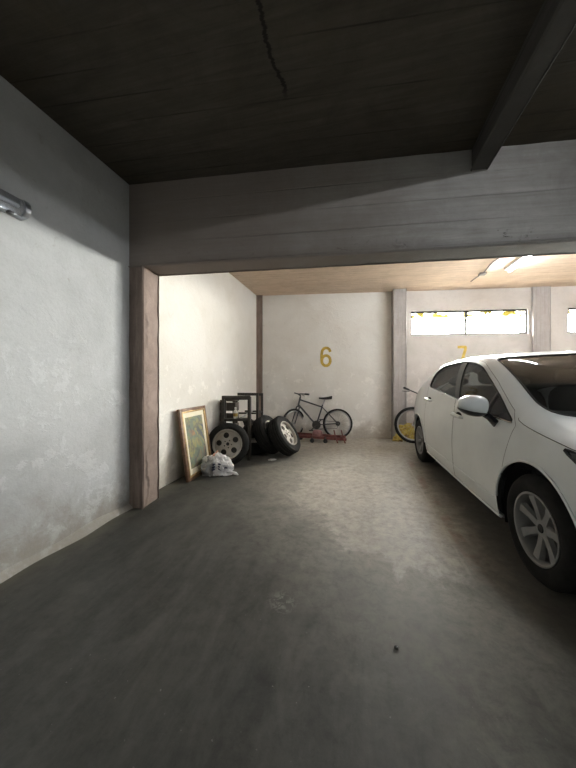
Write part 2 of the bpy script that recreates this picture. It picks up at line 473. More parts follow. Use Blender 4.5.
# ------------------------------------------------------------------ building helpers
class MB:
    """Collects shapes and links them as ONE mesh object."""

    def __init__(self):
        self.bm = bmesh.new()

    def verts(self, pts):
        return [self.bm.verts.new(p) for p in pts]

    def face(self, vs):
        try:
            return self.bm.faces.new(vs)
        except ValueError:
            return None

    def box(self, lo, hi, m=None, bev=0.0):
        tmp = bmesh.new()
        bmesh.ops.create_cube(tmp, size=1)
        for v in tmp.verts:
            v.co = Vector([(lo[i] + hi[i]) / 2 + v.co[i] * (hi[i] - lo[i]) for i in range(3)])
        if bev:
            bmesh.ops.bevel(tmp, geom=tmp.edges[:], offset=bev, segments=2, profile=0.5, affect='EDGES')
        self.merge(tmp, m)
        return self

    def merge(self, tmp, m=None):
        if m is not None:
            tmp.transform(m)
        me = bpy.data.meshes.new('tmp')
        tmp.to_mesh(me)
        tmp.free()
        self.bm.from_mesh(me)
        bpy.data.meshes.remove(me)

    def tube(self, pts, r, n=8, closed=False, caps=True):
        pts = [Vector(p) for p in pts]
        k = len(pts)
        rs = r if isinstance(r, (list, tuple)) else [r] * k
        up = None
        rings = []
        for i, p in enumerate(pts):
            if closed:
                t = pts[(i + 1) % k] - pts[(i - 1) % k]
            else:
                t = pts[min(i + 1, k - 1)] - pts[max(i - 1, 0)]
            t.normalize()
            if up is None:
                up = Vector((0, 0, 1)) if abs(t.z) < 0.9 else Vector((1, 0, 0))
            a = (up - t * up.dot(t)).normalized()
            up = a
            b = t.cross(a)
            rings.append(self.verts([p + (a * math.cos(2 * PI * j / n) + b * math.sin(2 * PI * j / n)) * rs[i] for j in range(n)]))
        m = k if closed else k - 1
        for i in range(m):
            A, B = rings[i], rings[(i + 1) % k]
            for j in range(n):
                self.face([A[j], A[(j + 1) % n], B[(j + 1) % n], B[j]])
        if caps and not closed:
            self.face(rings[0][::-1])
            self.face(rings[-1])
        return self

    def lathe(self, prof, n=32, m=None, closed=False):
        """Profile of (radius, height) turned about Z."""
        tmp = bmesh.new()
        rings = []
        for r, z in prof:
            if r < 1e-6:
                rings.append([tmp.verts.new((0, 0, z))])
            else:
                rings.append([tmp.verts.new((r * math.cos(2 * PI * j / n), r * math.sin(2 * PI * j / n), z)) for j in range(n)])
        seq = list(zip(rings, rings[1:]))
        if closed:
            seq.append((rings[-1], rings[0]))
        for A, B in seq:
            for j in range(n):
                q = [A[j % len(A)], A[(j + 1) % len(A)], B[(j + 1) % len(B)], B[j % len(B)]]
                q = list(dict.fromkeys(q))
                if len(q) > 2:
                    tmp.faces.new(q)
        self.merge(tmp, m)
        return self

    def prism(self, poly, z0, z1, m=None, bev=0.0):
        tmp = bmesh.new()
        a = [tmp.verts.new((x, y, z0)) for x, y in poly]
        b = [tmp.verts.new((x, y, z1)) for x, y in poly]
        tmp.faces.new(a[::-1])
        tmp.faces.new(b)
        for i in range(len(poly)):
            j = (i + 1) % len(poly)
            tmp.faces.new([a[i], a[j], b[j], b[i]])
        if bev:
            bmesh.ops.bevel(tmp, geom=tmp.edges[:], offset=bev, segments=2, profile=0.5, affect='EDGES')
        self.merge(tmp, m)
        return self

    def ellipsoid(self, c, r, sub=3, fn=None, m=None):
        tmp = bmesh.new()
        bmesh.ops.create_icosphere(tmp, subdivisions=sub, radius=1)
        for v in tmp.verts:
            p = v.co.copy()
            if fn:
                p = fn(p)
            v.co = Vector((c[0] + p.x * r[0], c[1] + p.y * r[1], c[2] + p.z * r[2]))
        self.merge(tmp, m)
        return self

    def build(self, name, mat, parent=None, smooth=True, angle=35, m=None):
        if m is not None:
            self.bm.transform(m)
        bmesh.ops.recalc_face_normals(self.bm, faces=self.bm.faces[:])
        me = bpy.data.meshes.new(name)
        self.bm.to_mesh(me)
        self.bm.free()
        me.materials.append(mat)
        if smooth:
            me.shade_smooth()
            me.set_sharp_from_angle(angle=R(angle))
        o = bpy.data.objects.new(name, me)
        COL.objects.link(o)
        if parent is not None:
            o.parent = parent
        return o


def thing(name, label, cat, loc=(0, 0, 0), rot=(0, 0, 0), group=None):
    o = bpy.data.objects.new(name, None)
    o.empty_display_size = 0.1
    COL.objects.link(o)
    o.location = loc
    o.rotation_euler = rot
    return tag(o, label, cat, group)


def tag(o, label, cat, group=None):
    o['label'] = label
    o['category'] = cat
    if group:
        o['group'] = group
    return o


def struct(o, parent=None):
    o['kind'] = 'structure'
    return o


def copy_tree(o, parent=None):
    c = o.copy()
    COL.objects.link(c)
    if parent is not None:
        c.parent = parent
    for ch in list(o.children):
        copy_tree(ch, c)
    return c


def frame_mat(ox, oy, ang):
    return Matrix.Translation((ox, oy, 0)) @ Matrix.Rotation(ang, 4, 'Z')


# ------------------------------------------------------------------ the room
XL = -2.09          # near-bay face of the left wall
XLB = -2.13         # the same wall beyond the pillar
BW = frame_mat(-2.13, 5.92, BACK_ANG)      # back wall: u along, v into the wall
TB = frame_mat(-1.940, 2.292, BEAM_ANG)    # cross beam: u along, v away from us
ZC = 3.03

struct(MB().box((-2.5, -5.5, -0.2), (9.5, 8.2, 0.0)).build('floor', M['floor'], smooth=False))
struct(MB().box((XL - 0.25, -5.3, 0), (XL, 2.5, 3.1)).build('wall_left', M['wall_near'], smooth=False))
struct(MB().box((XLB - 0.21, 2.5, 0), (XLB, 6.2, 3.1)).build('wall_left_back', M['wall_cream'], smooth=False))
# a rough fillet of dirt and mortar along the foot of the near wall
f = MB()
prev = None
for i in range(60):
    y = -1.0 + i * 0.0558
    a = 0.018 + 0.022 * noise.noise(Vector((0, y * 3.1, 0))) + 0.014
    h = 0.035 + 0.03 * noise.noise(Vector((4, y * 2.3, 0)))
    ring = f.verts([(XL - 0.005, y, -0.01), (XL + max(a, 0.008) * 1.3, y, -0.01), (XL + max(a, 0.008), y, max(h, 0.01) * 0.4), (XL - 0.005, y, max(h, 0.012) * 1.5)])
    if prev:
        for j in range(4):
            f.face([prev[j], prev[(j + 1) % 4], ring[(j + 1) % 4], ring[j]])
    prev = ring
struct(f.build('baseboard_left', M['wall_near']))

WINS = [(3.20, 5.41), (6.13, 8.3), (8.8, 10.6)]
WZ0, WZ1 = 2.115, 2.60
struct(MB().box((-0.3, 0, 0), (2.93, 0.25, 3.1), BW).build('wall_back', M['wall_back'], smooth=False))
w = MB()
us = [2.93]
for a, b in WINS:
    us += [a, b]
us.append(11.8)
w.box((2.93, 0, 0), (11.8, 0.25, WZ0), BW)
w.box((2.93, 0, WZ1), (11.8, 0.25, 3.1), BW)
for i in range(0, len(us), 2):
    w.box((us[i], 0, WZ0), (us[i + 1], 0.25, WZ1), BW)
struct(w.build('wall_back_right', M['wall_bay'], smooth=False))
struct(MB().box((9.25, -5.3, 0), (9.5, 8.0, 3.1)).build('wall_right', M['wall_near'], smooth=False))
struct(MB().box((-2.3, -5.5, 0), (9.5, -5.3, 3.1)).build('wall_front', M['wall_near'], smooth=False))

# ceiling slabs: near bay (dark) and the warmer boards of the back bay
c = MB()
t0, t1 = TB @ Vector((-0.5, 0.12, 0)), TB @ Vector((11.4, 0.12, 0))
c.prism([(-2.4, -5.5), (9.5, -5.5), (t1.x, t1.y), (t0.x, t0.y)], ZC, 3.25)
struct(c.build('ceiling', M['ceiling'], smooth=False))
c = MB()
b0, b1 = BW @ Vector((-0.4, 0.24, 0)), BW @ Vector((11.8, 0.24, 0))
c.prism([(t0.x, t0.y), (t1.x, t1.y), (b1.x, b1.y), (b0.x, b0.y)], ZC - 0.015, 3.25)
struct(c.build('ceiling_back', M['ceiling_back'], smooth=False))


def rough_beam(name, mat, lo, hi, m, seed, nu=60, amp=0.006, dark=None):
    """A concrete member whose arrises are knocked and uneven."""
    mb = MB()
    prev = None
    ax = max(range(3), key=lambda i: hi[i] - lo[i])
    o1, o2 = [i for i in range(3) if i != ax]
    for i in range(nu + 1):
        t = lo[ax] + (hi[ax] - lo[ax]) * i / nu
        ring = []
        for (s1, s2) in ((0, 0), (1, 0), (1, 1), (0, 1)):
            p = [0, 0, 0]
            p[ax] = t
            p[o1] = (lo[o1], hi[o1])[s1]
            p[o2] = (lo[o2], hi[o2])[s2]
            for c1 in (0, 1):
                q = list(p)
                inset = 0.008 + amp * (0.6 + noise.noise(Vector((t * 6 + seed, s1 * 7 + s2 * 3, c1 * 0.3))))
                # two points per arris: the first inset along one side, the second along the other
                order = (s1 + s2 + c1) % 2
                k, s = (o1, s1) if order == 0 else (o2, s2)
                q[k] += inset * (1 if s == 0 else -1)
                ring.append(q)
        ring = mb.verts(ring)
        if prev:
            for j in range(8):
                mb.face([prev[j], prev[(j + 1) % 8], ring[(j + 1) % 8], ring[j]])
        else:
            mb.face(ring)
        prev = ring
    mb.face(prev)
    return struct(mb.build(name, mat, smooth=False, m=m))


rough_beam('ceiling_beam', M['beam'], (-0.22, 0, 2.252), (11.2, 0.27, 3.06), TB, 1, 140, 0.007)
rough_beam('ceiling_beam', M['long_beam'], (0.862, -5.4, 2.855), (0.992, 2.62, 3.06), None, 5, 90, 0.004)
rough_beam('pillar', M['pillar'], (-0.25, 0.002, -0.02), (0.0, 0.27, 2.27), TB, 9, 40, 0.008)
# slim concrete posts on the back wall
rough_beam('pillar', M['pillar'], (-0.05, -0.05, -0.02), (0.13, 0.05, 3.04), BW, 12, 40, 0.004)
rough_beam('pillar', M['pillar_grey'], (2.80, -0.19, -0.02), (3.06, 0.05, 3.04), BW, 15, 40, 0.004)
rough_beam('pillar', M['pillar_grey'], (5.465, -0.05, -0.02), (5.79, 0.05, 3.04), BW, 18, 40, 0.004)
rough_beam('pillar', M['pillar_grey'], (8.40, -0.05, -0.02), (8.7, 0.05, 3.04), BW, 21, 40, 0.004)

# windows: steel frame with a middle post, thin bars and bright frosted panes
for k, (a, b) in enumerate(WINS):
    mid = a + (b - a) * 0.487
    fr = MB()
    t = 0.028
    for (x0, x1, z0, z1) in ((a, b, WZ0, WZ0 + t), (a, b, WZ1 - t, WZ1), (a, a + t, WZ0, WZ1), (b - t, b, WZ0, WZ1), (mid - 0.022, mid + 0.022, WZ0, WZ1)):
        fr.box((x0, 0.03, z0), (x1, 0.08, z1), BW)
    wf = struct(fr.build('window_%d' % (k + 1), M['window_metal'], smooth=False))
    for (x0, x1) in ((a + t, mid - 0.022), (mid + 0.022, b - t)):
        pn = MB().box((x0, 0.05, WZ0 + t), (x1, 0.06, WZ1 - t), BW).build('pane', M['pane'], wf, smooth=False)
        bars = MB()
        for q in range(1, 4):
            z = WZ0 + t + (WZ1 - WZ0 - 2 * t) * q / 4
            bars.box((x0, 0.042, z - 0.0035), (x1, 0.05, z + 0.0035), BW)
        bars.build('glazing_bar', M['window_metal'], wf, smooth=False)


# daylight portals: they emit nothing, they only tell the renderer where the sky can come in
for a, b in WINS:
    ld = bpy.data.lights.new('window_portal', 'AREA')
    ld.shape = 'RECTANGLE'
    ld.size, ld.size_y = b - a, WZ1 - WZ0
    ld.cycles.is_portal = True
    lo = bpy.data.objects.new('window_portal', ld)
    COL.objects.link(lo)
    lo.matrix_world = BW @ Matrix.Translation(((a + b) / 2, 0.10, (WZ0 + WZ1) / 2)) @ Matrix.Rotation(R(-90), 4, 'X')
# the yard outside, at the level of the window sills
struct(MB().box((-8, 0.26, 1.2), (22, 30, 1.6), BW).build('ground_outside', simple('grey_yard', (0.22, 0.215, 0.20), 0.9), smooth=False))


# ------------------------------------------------------------------ lights of the garage
def tube_light(name, mat, lit, loc, rotz, label, cat='light', group=None, length=1.2):
    t = thing(name, label, cat, loc, (0, 0, rotz), group)
    L = length / 2
    MB().box((-0.065, -L - 0.03, -0.038), (0.065, L + 0.03, 0.0), bev=0.012).build('batten', M['white_enamel'], t)
    for s in (-1, 1):
        MB().box((-0.014, s * L - 0.018, -0.075), (0.014, s * L + 0.018, -0.033), bev=0.004).build('lamp_holder', M['white_enamel'], t)
    MB().tube([(0, -L + 0.015, -0.057), (0, L - 0.015, -0.057)], 0.014, 14).build('lamp_tube', mat, t)
    return t


tube_light('tube_light', M['tube_back'], True, (2.375, 4.80, ZC - 0.015), R(1.0),
           'lit fluorescent tube on the warm board-marked ceiling of the back bay')
tube_light('tube_light', M['tube_back_far'], True, (5.9, 3.9, ZC - 0.015), R(1.0),
           'lit fluorescent tube on the back bay ceiling, two windows along from the first')
tube_light('tube_light', M['tube_near'], True, (1.95, 0.75, ZC), 0,
           'lit fluorescent tube on the near ceiling, right of the ceiling beam above the car')
tube_light('tube_light', M['tube_far'], True, (6.3, 1.0, ZC), 0,
           'lit fluorescent tube on the far right part of the near ceiling')

t = thing('wall_lamp', 'unlit fluorescent batten with clear cover high on the near left wall', 'light', (XL, 0.79, 2.27))
MB().box((0, -0.60, -0.055), (0.045, 0.60, 0.055), bev=0.008).build('housing', M['galv'], t)
cv = MB()
prof = [(0.045, -0.052), (0.062, -0.046), (0.078, -0.025), (0.082, 0.0), (0.078, 0.025), (0.062, 0.046), (0.045, 0.052)]
prev = None
for y in (-0.57, 0.57):
    ring = cv.verts([(x, y, z) for x, z in prof])
    if prev:
        for j in range(len(prof) - 1):
            cv.face([prev[j], prev[j + 1], ring[j + 1], ring[j]])
    prev = ring
cv.build('cover', thin_glass('dusty_clear_cover', (0.8, 0.83, 0.87), 1.5, 0.25), t)
MB().tube([(0.056, -0.55, 0), (0.056, 0.55, 0)], 0.014, 12).build('lamp_tube', M['tube_off'], t)
for s in (-1, 1):
    MB().prism([(0.0, -0.058), (0.064, -0.052), (0.085, -0.025), (0.087, 0.0), (0.085, 0.025), (0.064, 0.052), (0.0, 0.058)], -0.016, 0.016,
               Matrix.Translation((0, s * 0.588, 0)) @ Matrix.Rotation(R(90), 4, 'X'), 0.004).build('end_cap', M['galv'], t)
for s in (0.3, 0.5):
    MB().box((0.03, s, -0.066), (0.06, s + 0.03, -0.05), bev=0.004).build('clip', M['black_plastic'], t)

t = thing('electric_cable', 'dark cable along the back bay ceiling beside the lit tube', 'cable', (2.05, 5.4, ZC - 0.015))
MB().tube([(0.02 * math.sin(i * 0.9) - 0.03, -1.0 + i * 0.13, -0.009) for i in range(13)], 0.009, 8).build('sheath', M['cable'], t)
MB().box((-0.055, 0.12, -0.03), (0.045, 0.22, 0.0), bev=0.006).build('junction_box', M['cable'], t)


# ------------------------------------------------------------------ painted bay numbers
def ribbon(pts, width, closed=False):
    """A flat stroke of the given width round a 2D path: list of (left, right)."""
    k = len(pts)
    out = []
    for i, p in enumerate(pts):
        a = pts[(i - 1) % k] if closed else pts[max(i - 1, 0)]
        b = pts[(i + 1) % k] if closed else pts[min(i + 1, k - 1)]
        dx, dz = b[0] - a[0], b[1] - a[1]
        d = math.hypot(dx, dz) or 1
        nx, nz = -dz / d * width / 2, dx / d * width / 2
        out.append(((p[0] + nx, p[1] + nz), (p[0] - nx, p[1] - nz)))
    return out


def painted_number(strokes, width, label):
    mb = MB()
    for s, (pts, closed) in enumerate(strokes):
        rb = ribbon(pts, width, closed)
        y = -0.0025 - 0.0008 * s
        V = [(mb.verts([(l[0], y, l[1])])[0], mb.verts([(r[0], y, r[1])])[0], mb.verts([(l[0], 0.001, l[1])])[0], mb.verts([(r[0], 0.001, r[1])])[0]) for l, r in rb]
        n = len(V)
        for i in range(n if closed else n - 1):
            A, B = V[i], V[(i + 1) % n]
            mb.face([A[0], A[1], B[1], B[0]])
            mb.face([A[0], B[0], B[2], A[2]])
            mb.face([A[1], A[3], B[3], B[1]])
        if not closed:
            for A in (V[0], V[-1]):
                mb.face([A[0], A[1], A[3], A[2]])
    o = mb.build('painted_number', M['yellow_paint'], None, False, m=BW)
    return tag(o, label, 'number')


six = [(1.566, 1.79), (1.545, 1.845), (1.51, 1.87), (1.47, 1.875), (1.43, 1.86), (1.40, 1.82), (1.388, 1.76), (1.386, 1.69), (1.388, 1.62)]
bowl = [(1.477 + 0.089 * math.sin(2 * PI * i / 24), 1.607 + 0.108 * math.cos(2 * PI * i / 24)) for i in range(24)]
painted_number([(six, False), (bowl, True)], 0.058, 'yellow number 6 painted on the plastered back wall above the parked bicycle')
seven = [(4.10, 1.86), (4.16, 1.862), (4.26, 1.862)]
seven2 = [(4.25, 1.875), (4.245, 1.80), (4.215, 1.70), (4.19, 1.60), (4.175, 1.48)]
painted_number([(seven, False), (seven2, False)], 0.055, 'yellow number 7 painted on the back wall below the bright window')


# ------------------------------------------------------------------ car
def pchip(xs, ys):
    n = len(xs)
    h = [xs[i + 1] - xs[i] for i in range(n - 1)]
    d = [(ys[i + 1] - ys[i]) / h[i] for i in range(n - 1)]
    m = [0.0] * n
    m[0], m[-1] = d[0], d[-1]
    for i in range(1, n - 1):
        if d[i - 1] * d[i] > 0:
            w1, w2 = 2 * h[i] + h[i - 1], h[i] + 2 * h[i - 1]
            m[i] = (w1 + w2) / (w1 / d[i - 1] + w2 / d[i])

    def f(x):
        x = min(max(x, xs[0]), xs[-1])
        i = 0
        while i < n - 2 and x > xs[i + 1]:
            i += 1
        t = (x - xs[i]) / h[i]
        return ((1 + 2 * t) * (1 - t) ** 2 * ys[i] + t * (1 - t) ** 2 * h[i] * m[i] + t * t * (3 - 2 * t) * ys[i + 1] + t * t * (t - 1) * h[i] * m[i + 1])
    return f


def P(*pairs):
    return pchip([p[0] for p in pairs], [p[1] for p in pairs])


Y0, Y1 = -0.88, 3.43
YF, YR = 0.08, 2.68       # axles
TS = [0, 0.08, 0.30, 0.55, 0.78, 1.0]
CX = [
    P((-.88, .30), (-.78, .52), (-.6, .66), (-.3, .74), (0, .78), (2.5, .78), (3.0, .74), (3.3, .66), (3.43, .55)),
    P((-.88, .36), (-.78, .60), (-.6, .76), (-.3, .83), (0, .86), (1, .865), (2.6, .86), (2.85, .85), (3.1, .81), (3.32, .72), (3.43, .60)),
    P((-.88, .42), (-.78, .66), (-.6, .81), (-.3, .875), (0, .895), (.6, .90), (1.4, .905), (2.6, .90), (2.85, .885), (3.1, .845), (3.32, .77), (3.43, .66)),
    P((-.88, .40), (-.78, .62), (-.6, .76), (-.3, .825), (0, .85), (.4, .862), (1.4, .868), (2.3, .858), (2.6, .845), (2.85, .82), (3.1, .78), (3.32, .71), (3.43, .60)),
    P((-.88, .32), (-.78, .50), (-.6, .62), (-.3, .71), (0, .755), (.1, .76), (.28, .745), (.6, .715), (.93, .685), (1.2, .668), (1.6, .655), (2.2, .648), (2.6, .625), (2.95, .62), (3.2, .625), (3.36, .61), (3.43, .58)),
    lambda y: 0.0,
]
CZ = [
    P((-.88, .24), (-.78, .20), (-.5, .18), (0, .18), (.5, .18), (2.2, .20), (2.8, .23), (3.25, .28), (3.43, .34)),
    P((-.88, .28), (-.78, .24), (-.5, .215), (0, .21), (.5, .21), (2.2, .235), (2.8, .27), (3.25, .33), (3.43, .39)),
    P((-.88, .46), (-.5, .54), (0, .56), (1, .57), (2.4, .60), (3.0, .64), (3.43, .66)),
    P((-.88, .59), (-.6, .715), (-.3, .795), (0, .85), (.4, .892), (.76, .932), (1.25, .995), (1.6, 1.035), (2.2, 1.085), (2.6, 1.09), (2.9, 1.05), (3.15, .97), (3.43, .82)),
    P((-.88, .64), (-.6, .78), (-.3, .865), (0, .925), (.1, .955), (.28, 1.035), (.6, 1.22), (.93, 1.365), (1.2, 1.412), (1.6, 1.437), (2.2, 1.415), (2.6, 1.305), (2.9, 1.15), (3.15, 1.01), (3.33, .90), (3.43, .86)),
    P((-.88, .66), (-.73, .79), (-.5, .865), (-.2, .955), (-.04, .995), (.04, 1.03), (.3, 1.17), (.6, 1.31), (.9, 1.418), (1.15, 1.462), (1.5, 1.488), (1.8, 1.497), (2.2, 1.487), (2.6, 1.455), (3.0, 1.39), (3.08, 1.36), (3.26, 1.12), (3.43, .89)),
]


def car_pt(y, t):
    xs = [f(y) for f in CX]
    zs = [f(y) for f in CZ]
    return Vector((-pchip(TS, xs)(t), y, pchip(TS, zs)(t)))


def car_t(y, z):
    zs = [f(y) for f in CZ]
    f = pchip(TS, zs)
    lo, hi = 0.0, 1.0
    for _ in range(28):
        md = (lo + hi) / 2
        if f(md) < z:
            lo = md
        else:
            hi = md
    return (lo + hi) / 2


def car_normal(y, t):
    e = 0.01
    a = car_pt(min(y + e, Y1), t) - car_pt(max(y - e, Y0), t)
    b = car_pt(y, min(t + e, 1)) - car_pt(y, max(t - e, 0))
    n = a.cross(b)
    if n.length < 1e-9:
        return Vector((0, 0, 1))
    n.normalize()
    p = car_pt(y, t)
    if n.x * p.x + n.z * (p.z - 0.55) + n.y * 0 < 0:
        n = -n
    return n


TSC = 2.1     # a unit of t is about this many metres of skin


def inside(poly, p):
    x, y = p
    r = False
    j = len(poly) - 1
    for i in range(len(poly)):
        xi, yi = poly[i]
        xj, yj = poly[j]
        if (yi > y) != (yj > y) and x < (xj - xi) * (y - yi) / (yj - yi) + xi:
            r = not r
        j = i
    return r


def seg_dist(poly, p):
    best = 9.0
    for i in range(len(poly)):
        ax, ay = poly[i]
        bx, by = poly[(i + 1) % len(poly)]
        dx, dy = bx - ax, by - ay
        L = dx * dx + dy * dy
        s = 0 if L == 0 else max(0, min(1, ((p[0] - ax) * dx + (p[1] - ay) * dy) / L))
        best = min(best, math.hypot(p[0] - ax - s * dx, p[1] - ay - s * dy))
    return best


def resample(poly, step):
    out = []
    for i in range(len(poly)):
        a, b = poly[i], poly[(i + 1) % len(poly)]
        n = max(1, int(math.ceil(math.hypot(b[0] - a[0], b[1] - a[1]) / step)))
        for k in range(n):
            out.append((a[0] + (b[0] - a[0]) * k / n, a[1] + (b[1] - a[1]) * k / n))
    return out


def smooth_poly(poly, it=2):
    """Chaikin corner cutting."""
    for _ in range(it):
        q = []
        for i in range(len(poly)):
            a, b = poly[i], poly[(i + 1) % len(poly)]
            q.append((a[0] * .75 + b[0] * .25, a[1] * .75 + b[1] * .25))
            q.append((a[0] * .25 + b[0] * .75, a[1] * .25 + b[1] * .75))
        poly = q
    return poly


def cdt(polys, domain, step):
    """Triangulates the rectangle-like domain with all polys as constraint edges; coords are (y, t*TSC)."""
    vs, es = [], []
    allp = [domain] + polys
    res = [resample(p, step) for p in allp]
    for p in res:
        k0 = len(vs)
        vs += [Vector(q) for q in p]
        es += [(k0 + i, k0 + (i + 1) % len(p)) for i in range(len(p))]
    ylo, yhi = min(p[0] for p in domain), max(p[0] for p in domain)
    tlo, thi = min(p[1] for p in domain), max(p[1] for p in domain)
    r = 0
    t = tlo + step * 0.5
    while t < thi:
        y = ylo + step * (0.5 if r % 2 else 1.0)
        while y < yhi:
            if inside(domain, (y, t)) and all(seg_dist(p, (y, t)) > step * 0.45 for p in allp):
                vs.append(Vector((y, t)))
            y += step
        t += step * 0.87
        r += 1
    ov, oe, of, *_ = delaunay_2d_cdt(vs, es, [], 0, 1e-5)
    return [(v.x, v.y) for v in ov], of


def skin(name, mat, V, T, parent, off=0.0, mirror=True, side=None, thick=0.0):
    """Faces T over parameter points V lifted on to the car's skin; both sides, or one (-1 left of picture, +1)."""
    used = sorted({i for f in T for i in f})
    idx = {i: k for k, i in enumerate(used)}
    pts, nor = [], []
    for i in used:
        y, t = V[i][0], V[i][1] / TSC
        n = car_normal(y, t)
        pts.append(car_pt(y, t) + n * off)
        nor.append(n)
    verts, faces, norms = [], [], []
    flip = lambda v: Vector((-v.x, v.y, v.z))
    sides = (-1, 1) if mirror else (side,)
    for s in sides:
        k0 = len(verts)
        verts += pts if s == -1 else [flip(p) for p in pts]
        norms += nor if s == -1 else [flip(p) for p in nor]
        for f in T:
            q = [idx[i] for i in f]
            a, b, c = (pts[i] for i in q)
            fn = (b - a).cross(c - a)
            if fn.dot(nor[q[0]]) < 0:
                q = q[::-1]
            if s == 1:
                q = q[::-1]
            faces.append([k0 + i for i in q])
    me = bpy.data.meshes.new(name)
    me.from_pydata(verts, [], faces)
    me.materials.append(mat)
    me.shade_smooth()
    me.normals_split_custom_set_from_vertices(norms)
    o = bpy.data.objects.new(name, me)
    COL.objects.link(o)
    o.parent = parent
    return o


def skin_path(pts, off=0.001, closed=False, step=0.03):
    """A list of (y, t) densified and lifted."""
    out = []
    n = len(pts)
    for i in range(n if closed else n - 1):
        a, b = pts[i], pts[(i + 1) % n]
        k = max(1, int(math.hypot(b[0] - a[0], (b[1] - a[1]) * TSC) / step))
        for j in range(k):
            s = j / k
            out.append((a[0] + (b[0] - a[0]) * s, a[1] + (b[1] - a[1]) * s))
    if not closed:
        out.append(pts[-1])
    return [car_pt(y, t) + car_normal(y, t) * off for y, t in out]


def mirror_x(pts):
    return [Vector((-p.x, p.y, p.z)) for p in pts]


CAR_ROT = R(3.2)
car = thing('car', 'white five-door hatchback car parked along the right side', 'car', (1.891, 2.007, 0), (0, 0, CAR_ROT))


def sc(poly):
    return [(y, t * TSC) for y, t in poly]


def arch(yc, r=0.384, zc=0.318):
    """Wheel-arch outline in (y, t), open at the sill."""
    out = []
    for i in range(31):
        a = PI * i / 30
        y, z = yc + r * math.cos(a), zc + r * math.sin(a)
        out.append((y, car_t(y, z)))
    a0, a1 = out[0], out[-1]
    return [(a0[0], -0.01)] + out + [(a1[0], -0.01)]


arches = [sc(arch(YF)), sc(arch(YR))]
dlo_yz = [(.33, .912), (.55, .926), (.76, .950), (1.25, 1.013), (1.6, 1.052), (2.0, 1.092), (2.14, 1.106), (2.185, 1.118), (2.195, 1.16), (2.18, 1.24), (2.14, 1.312),
          (2.0, 1.368), (1.75, 1.388), (1.5, 1.390), (1.3, 1.380), (1.03, 1.330), (.85, 1.245), (.69, 1.155), (.52, 1.05), (.40, .965), (.345, .93)]
dlo = smooth_poly([(y, car_t(y, z)) for y, z in dlo_yz], 1)
ws = smooth_poly([(-.02, 1.06), (-.01, .95), (.04, .88), (.13, .82), (.25, .797), (.35, .795), (.6, .795), (.85, .795), (.95, .80), (.98, .815), (.965, .9), (.94, .96), (.92, 1.06)], 2)
ws = [(y, min(t, 1.0)) for y, t in ws]
rw = smooth_poly([(3.10, 1.06), (3.10, .9), (3.11, .84), (3.18, .83), (3.26, .84), (3.29, .9), (3.29, 1.06)], 2)
rw = [(y, min(t, 1.0)) for y, t in rw]


def dedupe(p):
    q = []
    for a in p:
        if not q or math.hypot(a[0] - q[-1][0], a[1] - q[-1][1]) > 1e-4:
            q.append(a)
    return q


ws, rw, dlo = dedupe(ws), dedupe(rw), dedupe(dlo)
up = lambda y, z, e=.018: (y, car_t(y, z) + e)
fdoor = [(.46, .10), (.38, .28), (.32, .46), (.285, car_t(.285, .895)), up(.36, .975), up(.50, 1.055), up(.67, 1.16), up(.84, 1.25), up(1.02, 1.335), up(1.28, 1.385), up(1.46, 1.392),
         (1.36, .65), (1.285, .555), (1.28, .3), (1.28, .10)]
rdoor = [(1.29, .10), (1.29, .3), (1.295, .555), (1.37, .65), up(1.475, 1.392), up(1.75, 1.392), up(2.0, 1.374), up(2.17, 1.318), (2.235, car_t(2.235, 1.22)), (2.255, car_t(2.255, 1.10)),
         (2.27, .46), (2.30, .36), (2.26, .26), (2.23, .16), (2.22, .10)]
hood = smooth_poly([(-.79, 1.06), (-.79, .90), (-.72, .74), (-.5, .635), (-.2, .59), (.05, .59), (.27, .607), (.30, .64), (.27, .74), (.16, .785), (.07, .825), (-.02, .88), (-.07, .95), (-.075, 1.06)], 1)
hood = dedupe([(y, min(t, 1.0)) for y, t in hood])
domain = sc([(Y0, 0), (Y1, 0), (Y1, 1.0), (Y0, 1.0)])
light = smooth_poly([(-.07, .56), (-.30, .47), (-.60, .42), (-.78, .48), (-.79, .58), (-.55, .60), (-.30, .585)], 2)
tail = smooth_poly([(3.12, .50), (3.2, .42), (3.39, .36), (3.405, .62), (3.33, .70), (3.2, .62)], 2)
polys = [sc(p) for p in (dlo, ws, rw, fdoor, rdoor, hood, light, tail)] + arches
V, T = cdt(polys, domain, 0.045)
sets = {k: [] for k in ('body', 'fdoor', 'rdoor', 'hood', 'dlo', 'ws', 'rw', 'light', 'tail')}
S = {k: sc(p) for k, p in (('dlo', dlo), ('ws', ws), ('rw', rw), ('fdoor', fdoor), ('rdoor', rdoor), ('hood', hood), ('light', light), ('tail', tail))}
for f in T:
    c = (sum(V[i][0] for i in f) / 3, sum(V[i][1] for i in f) / 3)
    if any(inside(a, c) for a in arches):
        continue
    for k in ('dlo', 'ws', 'rw', 'light', 'tail', 'fdoor', 'rdoor', 'hood'):
        if inside(S[k], c):
            sets[k].append(f)
            break
    else:
        sets['body'].append(f)

